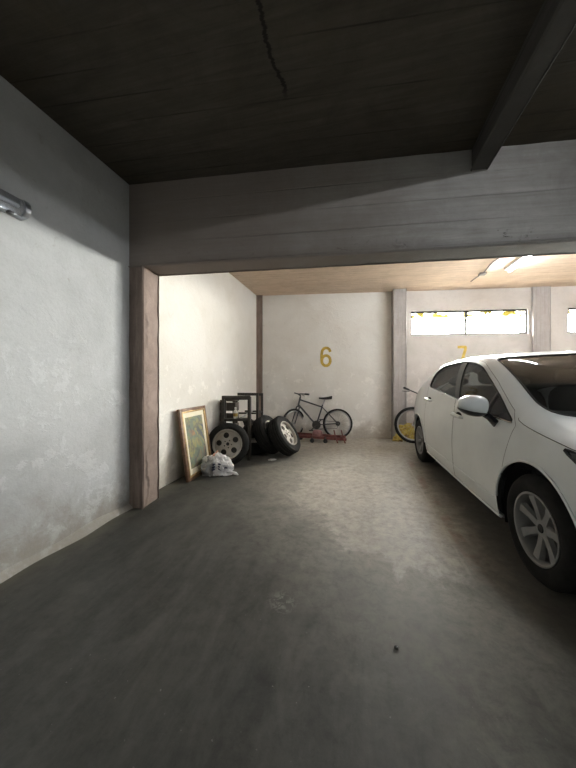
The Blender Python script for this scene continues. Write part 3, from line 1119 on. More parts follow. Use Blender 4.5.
body = skin('body', M['car'], V, sets['body'], car)
hlf = [f for f in sets['body'] if sum(V[i][0] for i in f) / 3 > .30 and sum(V[i][1] for i in f) / 3 > .57 * TSC]
skin('headlining', M['headlining'], V, hlf, car, -0.012)
skin('bonnet', M['car'], V, sets['hood'], car)
wsg = skin('windscreen', M['windscreen'], V, sets['ws'], car, -0.003)
skin('rear_window', M['car_glass'], V, sets['rw'], car, -0.003)
for s in (-1, 1):
    fd = skin('front_door', M['car'], V, sets['fdoor'], car, 0.0, False, s)
    rd = skin('rear_door', M['car'], V, sets['rdoor'], car, 0.0, False, s)
    fl = lambda p: p if s == -1 else mirror_x(p)
    skin('door_trim', M['headlining'], V, sets['fdoor'], fd, -0.03, False, s)
    skin('door_trim', M['headlining'], V, sets['rdoor'], rd, -0.03, False, s)
    # side glass split at the centre post
    fg, rg = [], []
    for f in sets['dlo']:
        c = (sum(V[i][0] for i in f) / 3, sum(V[i][1] for i in f) / 3 / TSC)
        split = 1.26 + (c[1] - .565) * 1.05
        (fg if c[0] < split else rg).append(f)
    skin('side_window', M['car_glass'], V, fg, fd, -0.004, False, s)
    skin('side_window', M['car_glass'], V, rg, rd, -0.004, False, s)
    # black post between the side windows
    bp = MB()
    prev = None
    for i in range(9):
        t = .562 + (car_t(1.46, 1.388) - .562) * i / 8
        yc = 1.26 + (t - .565) * 1.05
        hw = .05 + .02 * i / 8
        ring = [car_pt(yc - hw, t) + car_normal(yc - hw, t) * .002, car_pt(yc + hw, t) + car_normal(yc + hw, t) * .002,
                car_pt(yc + hw, t) - car_normal(yc + hw, t) * .02, car_pt(yc - hw, t) - car_normal(yc - hw, t) * .02]
        ring = bp.verts(fl(ring))
        if prev:
            for j in range(4):
                bp.face([prev[j], prev[(j + 1) % 4], ring[(j + 1) % 4], ring[j]])
        prev = ring
    bp.build('centre_post', M['gloss_black'], car)
    # quarter-light bar and the black triangle that carries the mirror
    MB().tube(fl(skin_path([(.66, car_t(.66, .938)), (.60, car_t(.60, 1.10))], 0.0)), 0.012, 6).build('window_bar', M['black_plastic'], fd)
    tri = MB()
    q = [(y, car_t(y, z)) for y, z in ((.325, .905), (.40, .91), (.50, .918), (.47, .965), (.40, .972))]
    vs1 = tri.verts(fl([car_pt(y, t) + car_normal(y, t) * .004 for y, t in q]))
    vs2 = tri.verts(fl([car_pt(y, t) - car_normal(y, t) * .012 for y, t in q]))
    tri.face(vs1)
    tri.face(vs2[::-1])
    for i in range(5):
        tri.face([vs1[i], vs1[(i + 1) % 5], vs2[(i + 1) % 5], vs2[i]])
    tri.build('mirror_triangle', M['black_plastic'], fd, smooth=False)
    MB().tube(fl(skin_path(dlo, 0.0, True, 0.04)), 0.0075, 6, True).build('window_seal', M['black_rubber'], car)
    MB().tube(fl(skin_path([(y, car_t(y, z - .006)) for y, z in dlo_yz[:4]], 0.004)), 0.006, 6).build('waist_moulding', M['chrome'], fd)
    MB().tube(fl(skin_path([(y, car_t(y, z - .006)) for y, z in dlo_yz[3:7]], 0.004)), 0.006, 6).build('waist_moulding', M['chrome'], rd)
    for pp, nm in ((fdoor, 'door_gap'), (rdoor, 'door_gap')):
        MB().tube(fl(skin_path(pp, -0.0015, True, 0.04)), 0.0024, 5, True).build(nm, M['black_rubber'], fd if pp is fdoor else rd)
    # pull handles with a shallow dish behind
    for yc, z, par in ((1.17, .855, fd), (2.13, .945, rd)):
        t = car_t(yc, z)
        p, n = car_pt(yc, t), car_normal(yc, t)
        dish = MB().ellipsoid((0, 0, 0), (.010, .075, .036), 3)
        dz = dish.build('handle_dish', M['underbody'], par)
        dz.location = fl([car_pt(yc, t) - n * .003])[0]
        h = MB()
        path = [(yc - .10, z - .008, -.004), (yc - .088, z - .006, .024), (yc - .03, z, .042), (yc + .04, z + .004, .042), (yc + .088, z + .008, .024), (yc + .10, z + .009, -.004)]
        pts = []
        for yy, zz, o in path:
            tt = car_t(yy, zz)
            pts.append(car_pt(yy, tt) + car_normal(yy, tt) * o)
        h.tube(fl(pts), [.014, .017, .020, .020, .017, .014], 8)
        h.build('handle', M['car'], par)
    # exterior mirror: painted shell, black foot, mirror glass facing the rear
    mr = MB()

    def shell(p):
        q = Vector((math.copysign(abs(p.x) ** .62, p.x), math.copysign(abs(p.y) ** .8, p.y), math.copysign(abs(p.z) ** .72, p.z)))
        if q.y > 0.15:
            q.y = 0.15 + (q.y - 0.15) * 0.15
        k = 1.0 - 0.38 * max(0, -q.x) ** 1.3
        q.z *= k
        return q
    mx = MB().ellipsoid((0, 0, 0), (.104, .095, .080), 4, shell).build('mirror', M['car'], fd)
    mx.location = (s * 1.005, .575, 1.005)
    mx.rotation_euler = (0, R(6) * -s, R(-8) * -s)
    if s == 1:
        mx.scale = (-1, 1, 1)
    lower = MB().ellipsoid((0, .002, -.004), (.1045, .0955, .081), 4, lambda p: shell(Vector((p.x, p.y, min(p.z, -0.38)))))
    lower.build('mirror_lower_shell', M['black_plastic'], mx)
    MB().ellipsoid((0, .018, 0.0), (.092, .006, .066), 3).build('mirror_glass', M['chrome'], mx)
    ft = MB().tube([(s * .925, .585, .950), (s * .895, .545, .915), (s * .868, .50, .872)], [.030, .024, .030], 10)
    ft.build('mirror_foot', M['gloss_black'], fd)
    MB().tube(fl(skin_path([(.50, car_t(.50, .335)), (.9, car_t(.9, .34)), (1.27, car_t(1.27, .345))], -0.001)), .007, 6).build('door_crease', M['car'], fd)
    MB().tube(fl(skin_path([(1.30, car_t(1.3, .345)), (1.8, car_t(1.8, .35)), (2.20, car_t(2.2, .355))], -0.001)), .007, 6).build('door_crease', M['car'], rd)
    # sill strip, wheel arch lips and liners
    MB().tube(fl(skin_path([(.45, .085), (1.3, .085), (2.27, .085)], 0.0)), .012, 6).build('sill_trim', M['car'], car)
    for yc in (YF, YR):
        lip = [car_pt(y, t) for y, t in arch(yc)[2:-2]]
        MB().tube(fl(lip), .010, 6).build('arch_lip', M['car'], car)
        ln = MB()
        prev = None
        for i in range(25):
            a = PI * (-0.12 + 1.24 * i / 24)
            y, z = yc + .39 * math.cos(a), .318 + .39 * math.sin(a)
            ring = ln.verts([(s * .84, y, z), (s * .56, y, z), (s * .56, yc, .315)])
            if prev:
                ln.face([prev[0], prev[1], ring[1], ring[0]])
                ln.face([prev[1], prev[2], ring[2], ring[1]])
            prev = ring
        ln.build('wheel_housing', M['underbody'], car)
MB().tube(skin_path([(y, t) for y, t in ws if t < .999], 0.0), .007, 6).tube(mirror_x(skin_path([(y, t) for y, t in ws if t < .999], 0.0)), .007, 6).build('windscreen_seal', M['black_rubber'], car)
hp = [p for p in hood if p[1] < .66 and p[0] > -.70]
hpl = skin_path(hp, -0.001)
for q in (hpl, mirror_x(hpl)):
    MB().tube(q, .0027, 5).build('bonnet_gap', M['black_rubber'], car)

# lamps
for s in (-1, 1):
    hl = skin('headlamp', M['lamp_glass'], V, sets['light'], car, 0.002, False, s)
    skin('headlamp_bowl', M['alloy_car'], V, sets['light'], hl, -0.03, False, s)
    lp = skin_path(light, 0.001, True)
    MB().tube(lp if s == -1 else mirror_x(lp), .006, 6, True).build('headlamp_seal', M['black_rubber'], hl)
    skin('tail_lamp', M['red_lens'], V, sets['tail'], car, 0.004, False, s)

# front and rear fascias close the ends of the shell
for yy, nm in ((Y0, 'front_bumper'), (Y1, 'rear_bumper')):
    e = MB()
    half = [car_pt(yy, i / 40) for i in range(41)]
    loop = half + [Vector((-p.x, p.y, p.z)) for p in reversed(half[:-1])]
    e.face(e.verts(loop))
    e.build(nm, M['car'], car, smooth=False)
g = MB()
for i in range(6):
    g.box((-.36 + .012 * abs(i - 2.5), -.925, .33 + i * .036), (.36 - .012 * abs(i - 2.5), -.895, .345 + i * .036))
g.box((-.37, -.905, .32), (.37, -.89, .535))
g.build('grille', M['gloss_black'], car, smooth=False)
MB().box((-.26, -.935, .27), (.26, -.90, .305), bev=.01).build('bumper_lip', M['black_plastic'], car)
MB().box((-.25, Y1 - .005, .62), (.25, Y1 + .012, .73), bev=.004).build('number_plate', M['white_enamel'], car)
MB().box((-.62, Y1 - .04, .34), (.62, Y1 + .015, .46), bev=.012).build('bumper_strip', M['black_plastic'], car)

# underside and cabin
u = MB()
u.box((-.60, -.78, .17), (.60, 3.2, .30))
u.box((-.80, .42, .19), (.80, 2.14, .30))
u.build('underbody', M['underbody'], car, smooth=False)
cb = MB()
cb.box((-.80, .42, .29), (.80, 2.15, .32))
cb.box((-.72, -.55, .42), (.72, .36, .72))
cb.box((-.60, 2.15, .29), (.60, 3.2, .62))
cb.build('cabin_floor', M['headlining'], car, smooth=False)
d = MB()
prev = None
for x in [-.80 + 1.6 * i / 20 for i in range(21)]:
    hump = .02 * math.exp(-((x + .38) / .22) ** 2)
    ring = d.verts([(x, .30, .60), (x, .20, .90), (x, .35, .955), (x, .62, .95 + hump), (x, .80, .88 + hump), (x, .82, .74), (x, .70, .60)])
    if prev:
        for j in range(7):
            d.face([prev[j], prev[(j + 1) % 7], ring[(j + 1) % 7], ring[j]])
    prev = ring
d.build('dashboard', M['headlining'], car)
sw = MB().tube([(.38 + .185 * math.cos(2 * PI * i / 28), .92 + .05 * math.sin(2 * PI * i / 28), .90 + .175 * math.sin(2 * PI * i / 28)) for i in range(28)], .014, 8, True)
sw.tube([(.38, .80, .86), (.38, .91, .90)], .03, 8).tube([(.20, .92, .90), (.56, .92, .90)], .014, 6)
sw.build('steering_wheel', M['black_plastic'], car)
for s in (-1, 1):
    st = thing  # (seat built as one part with its headrest as a sub-part)
    b = MB()
    b.ellipsoid((s * .37, 1.22, .52), (.26, .28, .10), 3, lambda p: Vector((math.copysign(abs(p.x) ** .5, p.x), math.copysign(abs(p.y) ** .5, p.y), p.z)) * .92)
    b.ellipsoid((0, 0, 0), (.25, .09, .34), 3, lambda p: Vector((math.copysign(abs(p.x) ** .55, p.x), p.y, math.copysign(abs(p.z) ** .6, p.z))) * .95,
                Matrix.Translation((s * .37, 1.55, .83)) @ Matrix.Rotation(R(-16), 4, 'X'))
    so = b.build('seat', M['seat_cloth'], car)
    h = MB().ellipsoid((s * .37, 1.68, 1.235), (.13, .055, .085), 3, lambda p: Vector((math.copysign(abs(p.x) ** .6, p.x), p.y, math.copysign(abs(p.z) ** .7, p.z))))
    h.build('headrest', M['seat_cloth'], so)
b = MB()
b.ellipsoid((0, 2.05, .55), (.66, .28, .12), 3, lambda p: Vector((math.copysign(abs(p.x) ** .4, p.x), math.copysign(abs(p.y) ** .5, p.y), p.z)) * .92)
b.ellipsoid((0, 0, 0), (.66, .10, .34), 3, lambda p: Vector((math.copysign(abs(p.x) ** .4, p.x), p.y, math.copysign(abs(p.z) ** .6, p.z))) * .95,
            Matrix.Translation((0, 2.42, .82)) @ Matrix.Rotation(R(-18), 4, 'X'))
rs = b.build('seat', M['seat_cloth'], car)
for x in (-.38, .38):
    MB().ellipsoid((x, 2.56, 1.18), (.13, .05, .07), 3).build('headrest', M['seat_cloth'], rs)
rm = MB().ellipsoid((0, .72, 1.30), (.12, .02, .035), 3).tube([(0, .72, 1.32), (0, .78, 1.335)], .008, 6)
rm.build('rear_view_mirror', M['black_plastic'], car)


# wheels (axis along local +Z, outer face up)
def tyre_mesh(R0, w, rim_r, ribs=True):
    h = w / 2
    prof = [(rim_r, -h * .80), (rim_r + .02, -h * .93), (R0 - .055, -h), (R0 - .022, -h * .90), (R0 - .006, -h * .70)]
    if ribs:
        for z in (-.42, 0.0, .42):
            prof += [(R0, h * (z - .20)), (R0, h * (z - .05)), (R0 - .009, h * (z - .035)), (R0 - .009, h * (z + .035)), (R0, h * (z + .05)), (R0, h * (z + .20))]
    prof += [(R0 - .006, h * .70), (R0 - .022, h * .90), (R0 - .055, h), (rim_r + .03, h * .97), (rim_r + .018, h * .93), (rim_r, h * .80)]
    return MB().lathe(prof, 56, None, True)


def rim_ring(rim_r, w):
    h = w / 2
    return [(rim_r + .003, h * .86), (rim_r + .004, h * .90), (rim_r - .008, h * .90), (rim_r - .018, h * .74), (rim_r - .022, 0), (rim_r - .02, -h * .78), (rim_r + .002, -h * .84),
            (rim_r + .002, -h * .70), (rim_r - .012, -h * .6), (rim_r - .012, h * .66)]


wheel_i = 0
for yc in (YF, YR):
    for s in (-1, 1):
        wp = tyre_mesh(.312, .205, .200).build('wheel', M['tyre'], car)
        wp.location = (s * .775, yc, .312)
        wp.rotation_euler = (0, R(90) * s, 0)
        rr = MB().lathe(rim_ring(.202, .205), 48, None, True)
        rr.lathe([(0, .052), (.03, .056), (.05, .052), (.064, .042), (.066, .018), (.04, .012), (0, .012)], 32)
        for k in range(7):
            a = 2 * PI * k / 7 + (.35 if yc == YF else .1)
            pl = [(.045, -.022), (.11, -.021), (.182, -.029), (.192, -.024), (.192, .024), (.182, .029), (.11, .021), (.045, .022)]
            z0, z1 = .028, .052
            tmp = bmesh.new()
            top = [tmp.verts.new((x, y * (.9), z1 + .026 * (x / .21) ** 2)) for x, y in pl]
            bot = [tmp.verts.new((x, y * 1.15, z0 + .020 * (x / .21) ** 2)) for x, y in pl]
            tmp.faces.new(top)
            tmp.faces.new(bot[::-1])
            for i in range(8):
                tmp.faces.new([bot[i], bot[(i + 1) % 8], top[(i + 1) % 8], top[i]])
            rr.merge(tmp, Matrix.Rotation(a, 4, 'Z'))
        rim = rr.build('rim', M['alloy_car'], wp, angle=30)
        MB().lathe([(0, .060), (.022, .060), (.026, .056), (.026, .050)], 24).build('hub_cap', M['gloss_black'], wp)
        MB().lathe([(0, -.02), (.135, -.02), (.14, -.01), (.14, .002), (.07, .006), (0, .006)], 32).build('brake_disc', M['dark_metal'], wp)


def crumple(seed, amp, flat=-.55):
    off = Vector((seed, seed * 1.7, seed * .3))

    def f(p):
        n1 = noise.noise(p * 1.6 + off)
        n2 = abs(noise.noise(p * 4.2 + off))
        q = p * (1 + amp * n1 - amp * .55 * n2)
        q.z = max(q.z, flat)
        return q
    return f


# ------------------------------------------------------------------ spare wheels in the pile
def hole_disc(R0, holes, z0, z1, dish=None):
    """A disc with holes, as two faces and walls; heights may be dished by radius."""
    n = 48
    outer = [(R0 * math.cos(2 * PI * i / n), R0 * math.sin(2 * PI * i / n)) for i in range(n)]
    pol = [[(cx + r * math.cos(2 * PI * i / 20), cy + r * math.sin(2 * PI * i / 20)) for i in range(20)] for cx, cy, r in holes]
    vs, es = [], []
    for p in [outer] + pol:
        k0 = len(vs)
        vs += [Vector(q) for q in p]
        es += [(k0 + i, k0 + (i + 1) % len(p)) for i in range(len(p))]
    for r in (.3, .55, .8):
        for i in range(20):
            q = (R0 * r * math.cos(2 * PI * i / 20), R0 * r * math.sin(2 * PI * i / 20))
            if all(math.hypot(q[0] - c[0], q[1] - c[1]) > c[2] * 1.2 for c in holes):
                vs.append(Vector(q))
    ov, oe, of, *_ = delaunay_2d_cdt(vs, es, [], 0, 1e-6)
    keep = []
    for f in of:
        c = (sum(ov[i].x for i in f) / 3, sum(ov[i].y for i in f) / 3)
        if all(math.hypot(c[0] - h[0], c[1] - h[1]) > h[2] * .98 for h in holes):
            keep.append(f)
    mb = MB()
    dz = dish or (lambda r: 0)
    A = mb.verts([(v.x, v.y, z1 + dz(math.hypot(v.x, v.y) / R0)) for v in ov])
    B = mb.verts([(v.x, v.y, z0 + dz(math.hypot(v.x, v.y) / R0)) for v in ov])
    cnt = {}
    for f in keep:
        mb.face([A[i] for i in f])
        mb.face([B[i] for i in reversed(f)])
        for i in range(3):
            e = (f[i], f[(i + 1) % 3])
            cnt[tuple(sorted(e))] = cnt.get(tuple(sorted(e)), 0) + 1
    for (a, b), k in cnt.items():
        if k == 1:
            mb.face([A[a], A[b], B[b], B[a]])
    return mb


def spare_wheel(centre, axis, spin, label, R0=.292, w=.20, name='spare_wheel'):
    ax = Vector(axis).normalized()
    q = ax.to_track_quat('Z', 'Y') @ Quaternion((0, 0, 1), spin)
    t = thing(name, label, 'wheel', centre, q.to_euler(), 'spare wheels heaped by the back corner')
    tyre_mesh(R0, w, .200).build('tyre', M['tyre'], t)
    MB().lathe(rim_ring(.202, w), 48, None, True).build('rim', M['alloy'], t)
    holes = [(.122 * math.cos(2 * PI * k / 5 + .3), .122 * math.sin(2 * PI * k / 5 + .3), .040) for k in range(5)]
    holes += [(.052 * math.cos(2 * PI * k / 5 + .93), .052 * math.sin(2 * PI * k / 5 + .93), .010) for k in range(5)]
    holes.append((0, 0, .024))
    hole_disc(.196, holes, .040, .054, lambda r: .018 * math.sin(min(1, r) * PI) - .004).build('wheel_disc', M['alloy'], t, angle=40)
    MB().lathe([(0, .02), (.03, .02), (.03, .046), (0, .046)], 24).build('hub_cap', M['black_plastic'], t)
    MB().lathe([(.198, -.085), (.198, .0), (.15, .012), (0, .012), (0, -.075), (.15, -.075)], 32).build('inner_disc', M['dark_metal'], t)
    return t


A = R(13.68)


def c2w(x, y, z=0.0):
    """Axes turned to the viewing direction, used only to think in depth from where the photograph was taken."""
    return Vector((x * math.cos(A) - y * math.sin(A), x * math.sin(A) + y * math.cos(A), z))


spare_wheel(c2w(-.845, 4.11, .296), c2w(.03, -.985, .17), .2, 'spare car wheel standing upright by the plastic bag, its silver rim facing out')
n2 = c2w(.785, -.33, .53).normalized()
spare_wheel(c2w(-.056, 4.57, .325), n2, .5, 'spare car wheel leaning over to the side, rim tilted toward the bicycle', .318, .21)
spare_wheel(c2w(-.305, 4.68, .325), -n2, .1, 'dusty spare wheel wedged behind the tilted wheel, rim hidden', .318, .21)


spare_wheel(c2w(-.585, 4.85, .101), (0, 0, 1), .6, 'spare wheel lying flat on the floor behind the leaning wheels', .278)


# ------------------------------------------------------------------ steel frames, crate, bottle behind the wheels
def tube_frame(name, loc, rotz, wd, dp, ht, rails, label):
    t = thing(name, label, 'frame', loc, (0, 0, rotz), 'steel frames behind the spare wheels')
    r = .020
    for sx in (0, 1):
        for sy in (0, 1):
            h = ht if sy == 0 else ht - .02
            MB().box((sx * wd - r, sy * dp - r, 0), (sx * wd + r, sy * dp + r, h), bev=.003).build('post', M['dark_metal'], t)
    for sy in (0, 1):
        h = ht if sy == 0 else ht - .02
        MB().box((-r, sy * dp - r, h - .048), (wd + r, sy * dp + r, h), bev=.003).build('top_rail', M['dark_metal'], t)
    for z in rails:
        m = MB()
        m.box((0, -r * .8, z - .014), (wd, r * .8, z + .014)).box((0, dp - r * .8, z - .014), (wd, dp + r * .8, z + .014))
        m.box((-r * .8, 0, z - .014), (r * .8, dp, z + .014)).box((wd - r * .8, 0, z - .014), (wd + r * .8, dp, z + .014))
        m.build('rail', M['dark_metal'], t)
    return t


p = c2w(-.968, 4.34)
t = tube_frame('steel_frame', (p.x, p.y, 0), A, .385, .10, .965, (.60, .30), 'dark square-tube steel frame against the left wall, behind the upright wheel')
MB().box((-.012, -.01, .6145), (.397, .11, .6195)).build('shelf', M['dark_metal'], t)
p = c2w(-.985, 5.28)
tube_frame('steel_frame', (p.x, p.y, 0), A - R(9), .44, .34, .968, (.60, .28), 'dark square-tube steel frame between the brown crate and the back corner post')
t = thing('wooden_crate', 'dark brown slatted crate against the left wall between the two steel frames', 'crate', (-2.118, 4.17, 0), (0, 0, 0))
for k in range(5):
    MB().box((.0, .0, .06 + k * .165), (.26, .016, .19 + k * .165), bev=.004).build('slat', M['crate'], t)
    MB().box((.244, .017, .06 + k * .165), (.26, .15, .19 + k * .165), bev=.004).build('slat', M['crate'], t)
for x, y in ((.0, .016), (.209, .016), (.209, .12), (.0, .12)):
    MB().box((x, y, 0), (x + .034, y + .03, .88)).build('corner_post', M['crate'], t)
MB().box((.0, .0, .865), (.26, .16, .885), bev=.004).build('lid', M['crate'], t)

p = c2w(-.795, 4.39)
t = thing('bottle', 'small white plastic bottle standing on the shelf of the nearer steel frame', 'bottle', (p.x, p.y, .620))
MB().lathe([(0, 0), (.030, 0), (.033, .01), (.033, .09), (.026, .115), (.012, .13), (.012, .14), (0, .14)], 24).build('bottle_body', M['white_bottle'], t)
MB().lathe([(0, .1401), (.015, .1401), (.015, .165), (0, .168)], 20).build('cap', M['white_enamel'], t)
MB().lathe([(.0335, .03), (.0338, .03), (.0338, .08), (.0335, .08)], 24, None, True).build('label_band', M['yellow_bag'], t)

# a loose iron bar laid from one frame to the other
tag(MB().tube([c2w(-.70, 4.31, .6345), c2w(-.66, 5.42, .6300)], .013, 8).build('iron_bar', M['steel']), 'pale round bar laid across the shelf and rails of the two steel frames', 'bar')

p = c2w(-.655, 4.93)
t = thing('cloth_bundle', 'dark crumpled cloth bundle heaped on the flat spare wheel between frame and leaning wheels', 'cloth', (p.x, p.y, .2045), (0, 0, A))
MB().ellipsoid((0, 0, .155), (.105, .115, .18), 5, crumple(7.7, .38, -.85)).build('bundle', M['rag'], t)
MB().ellipsoid((-.02, -.03, .29), (.08, .08, .07), 4, crumple(9.1, .5, -.9)).build('top_fold', M['rag'], t)

t = thing('paper_scrap', 'white paper scrap on the floor under the tilted wheel', 'paper', c2w(-.235, 4.32, 0), (0, 0, .4))
MB().ellipsoid((0, 0, .012), (.06, .035, .014), 3, lambda q: q * (1 + .35 * noise.noise(q * 2.3))).build('scrap', M['paper'], t)


# ------------------------------------------------------------------ framed painting leaning on the wall
t = thing('framed_painting', 'abstract painting in a gilt frame leaning against the left wall', 'painting', (-1.945, 3.015, 0))
Wp, Hp = .60, .86
tilt = math.atan2(.125, .85)
LM = Matrix.Rotation(-tilt, 4, 'Y')      # leans toward -X


def lean(lo, hi, bev=0.0):
    return MB().box(lo, hi, None, bev)


# local: y along the wall, z up, x out of the wall
for nm, y0, y1, z0, z1 in (('frame_side', 0, .052, 0, Hp), ('frame_side', Wp - .052, Wp, 0, Hp), ('frame_side', .052, Wp - .052, 0, .052), ('frame_side', .052, Wp - .052, Hp - .052, Hp)):
    o = lean((-.02, y0, z0), (.018, y1, z1), .007).build(nm, M['brown_wood'], t, m=LM)
    q = (y0 + (.020 if y0 else .020), y1 - .004, z0 + .004, z1 - .004)
for y0, y1, z0, z1 in ((.036, .056, .036, Hp - .036), (Wp - .056, Wp - .036, .036, Hp - .036), (.05, Wp - .05, .036, .056), (.05, Wp - .05, Hp - .056, Hp - .036)):
    lean((-.005, y0, z0), (.023, y1, z1), .004).build('gilt_slip', M['gold'], t, m=LM)
lean((-.014, .045, .045), (.004, Wp - .045, Hp - .045)).build('mat_board', M['mat_board'], t, smooth=False, m=LM)
lean((-.010, .108, .125), (.0065, Wp - .108, Hp - .115)).build('canvas', M['painting'], t, smooth=False, m=LM)


# ------------------------------------------------------------------ plastic shopping bag
bp = c2w(-.905, 3.70)
t = thing('shopping_bag', 'full white plastic shopping bag with dark print on the floor before the painting', 'bag', (bp.x, bp.y, 0), (0, 0, A))
MB().ellipsoid((.02, 0, .088), (.165, .11, .16), 5, crumple(3.1, .42)).build('bag_body', M['bag'], t)
MB().ellipsoid((-.085, -.03, .075), (.10, .095, .135), 4, crumple(8.4, .45)).build('grey_panel', M['bag_grey'], t)
MB().ellipsoid((-.12, .02, .175), (.07, .06, .055), 4, crumple(5.5, .5, -1)).build('bag_top', M['bag'], t)
MB().ellipsoid((-.01, .02, .215), (.045, .04, .075), 4, crumple(6.6, .5, -1)).build('paper_inside', M['bag_paper'], t)
hd = MB().tube([(.15, -.04, .05), (.20, -.06, .04), (.245, -.05, .026), (.28, -.07, .014)], [.03, .018, .020, .006], 8)
hd.build('bag_handle', M['bag'], t)
# two wavy lines of dark print across the front
for z0, am in ((.125, .014), (.095, .012), (.155, .010)):
    pts = []
    for i in range(15):
        a = -2.45 + 1.75 * i / 14
        d = Vector((math.cos(a), math.sin(a), 0))
        rr = 1.0 * math.sqrt(max(.05, 1 - ((z0 - .088) / .16) ** 2))
        pts.append((.02 + d.x * .165 * rr * .98, d.y * .11 * rr * 1.0, z0 + am * math.sin(i * 1.1)))
    for k in (0, 4, 8, 12):
        seg = pts[k:k + 3]
        if len(seg) > 1:
            MB().tube(seg, .0085, 6).build('print', M['bag_print'], t)


# ------------------------------------------------------------------ bicycles
def bike_wheel(parent, R0, tyre_r, name='wheel'):
    """Axle along local Y."""
    n = 48
    ring = lambda rad: [(rad * math.cos(2 * PI * i / n), 0, rad * math.sin(2 * PI * i / n)) for i in range(n)]
    w = MB().tube(ring(R0 - tyre_r), tyre_r, 10, True).build(name, M['tyre'], parent)
    MB().tube(ring(R0 - tyre_r * 2.25), tyre_r * .62, 8, True).build('rim', M['steel'], w)
    s = MB()
    for k in range(24):
        a = 2 * PI * k / 24
        b = a + (.55 if k % 2 else -.55)
        sd = .028 if k % 4 < 2 else -.028
        s.tube([(.020 * math.cos(b), sd, .020 * math.sin(b)), ((R0 - tyre_r * 2.4) * math.cos(a), 0, (R0 - tyre_r * 2.4) * math.sin(a))], .0013, 4)
    s.build('spokes', M['steel'], w)
    MB().tube([(0, -.05, 0), (0, .05, 0)], .012, 10).tube([(0, -.032, 0), (0, -.026, 0)], .024, 12).tube([(0, .026, 0), (0, .032, 0)], .024, 12).build('hub', M['steel'], w)
    return w


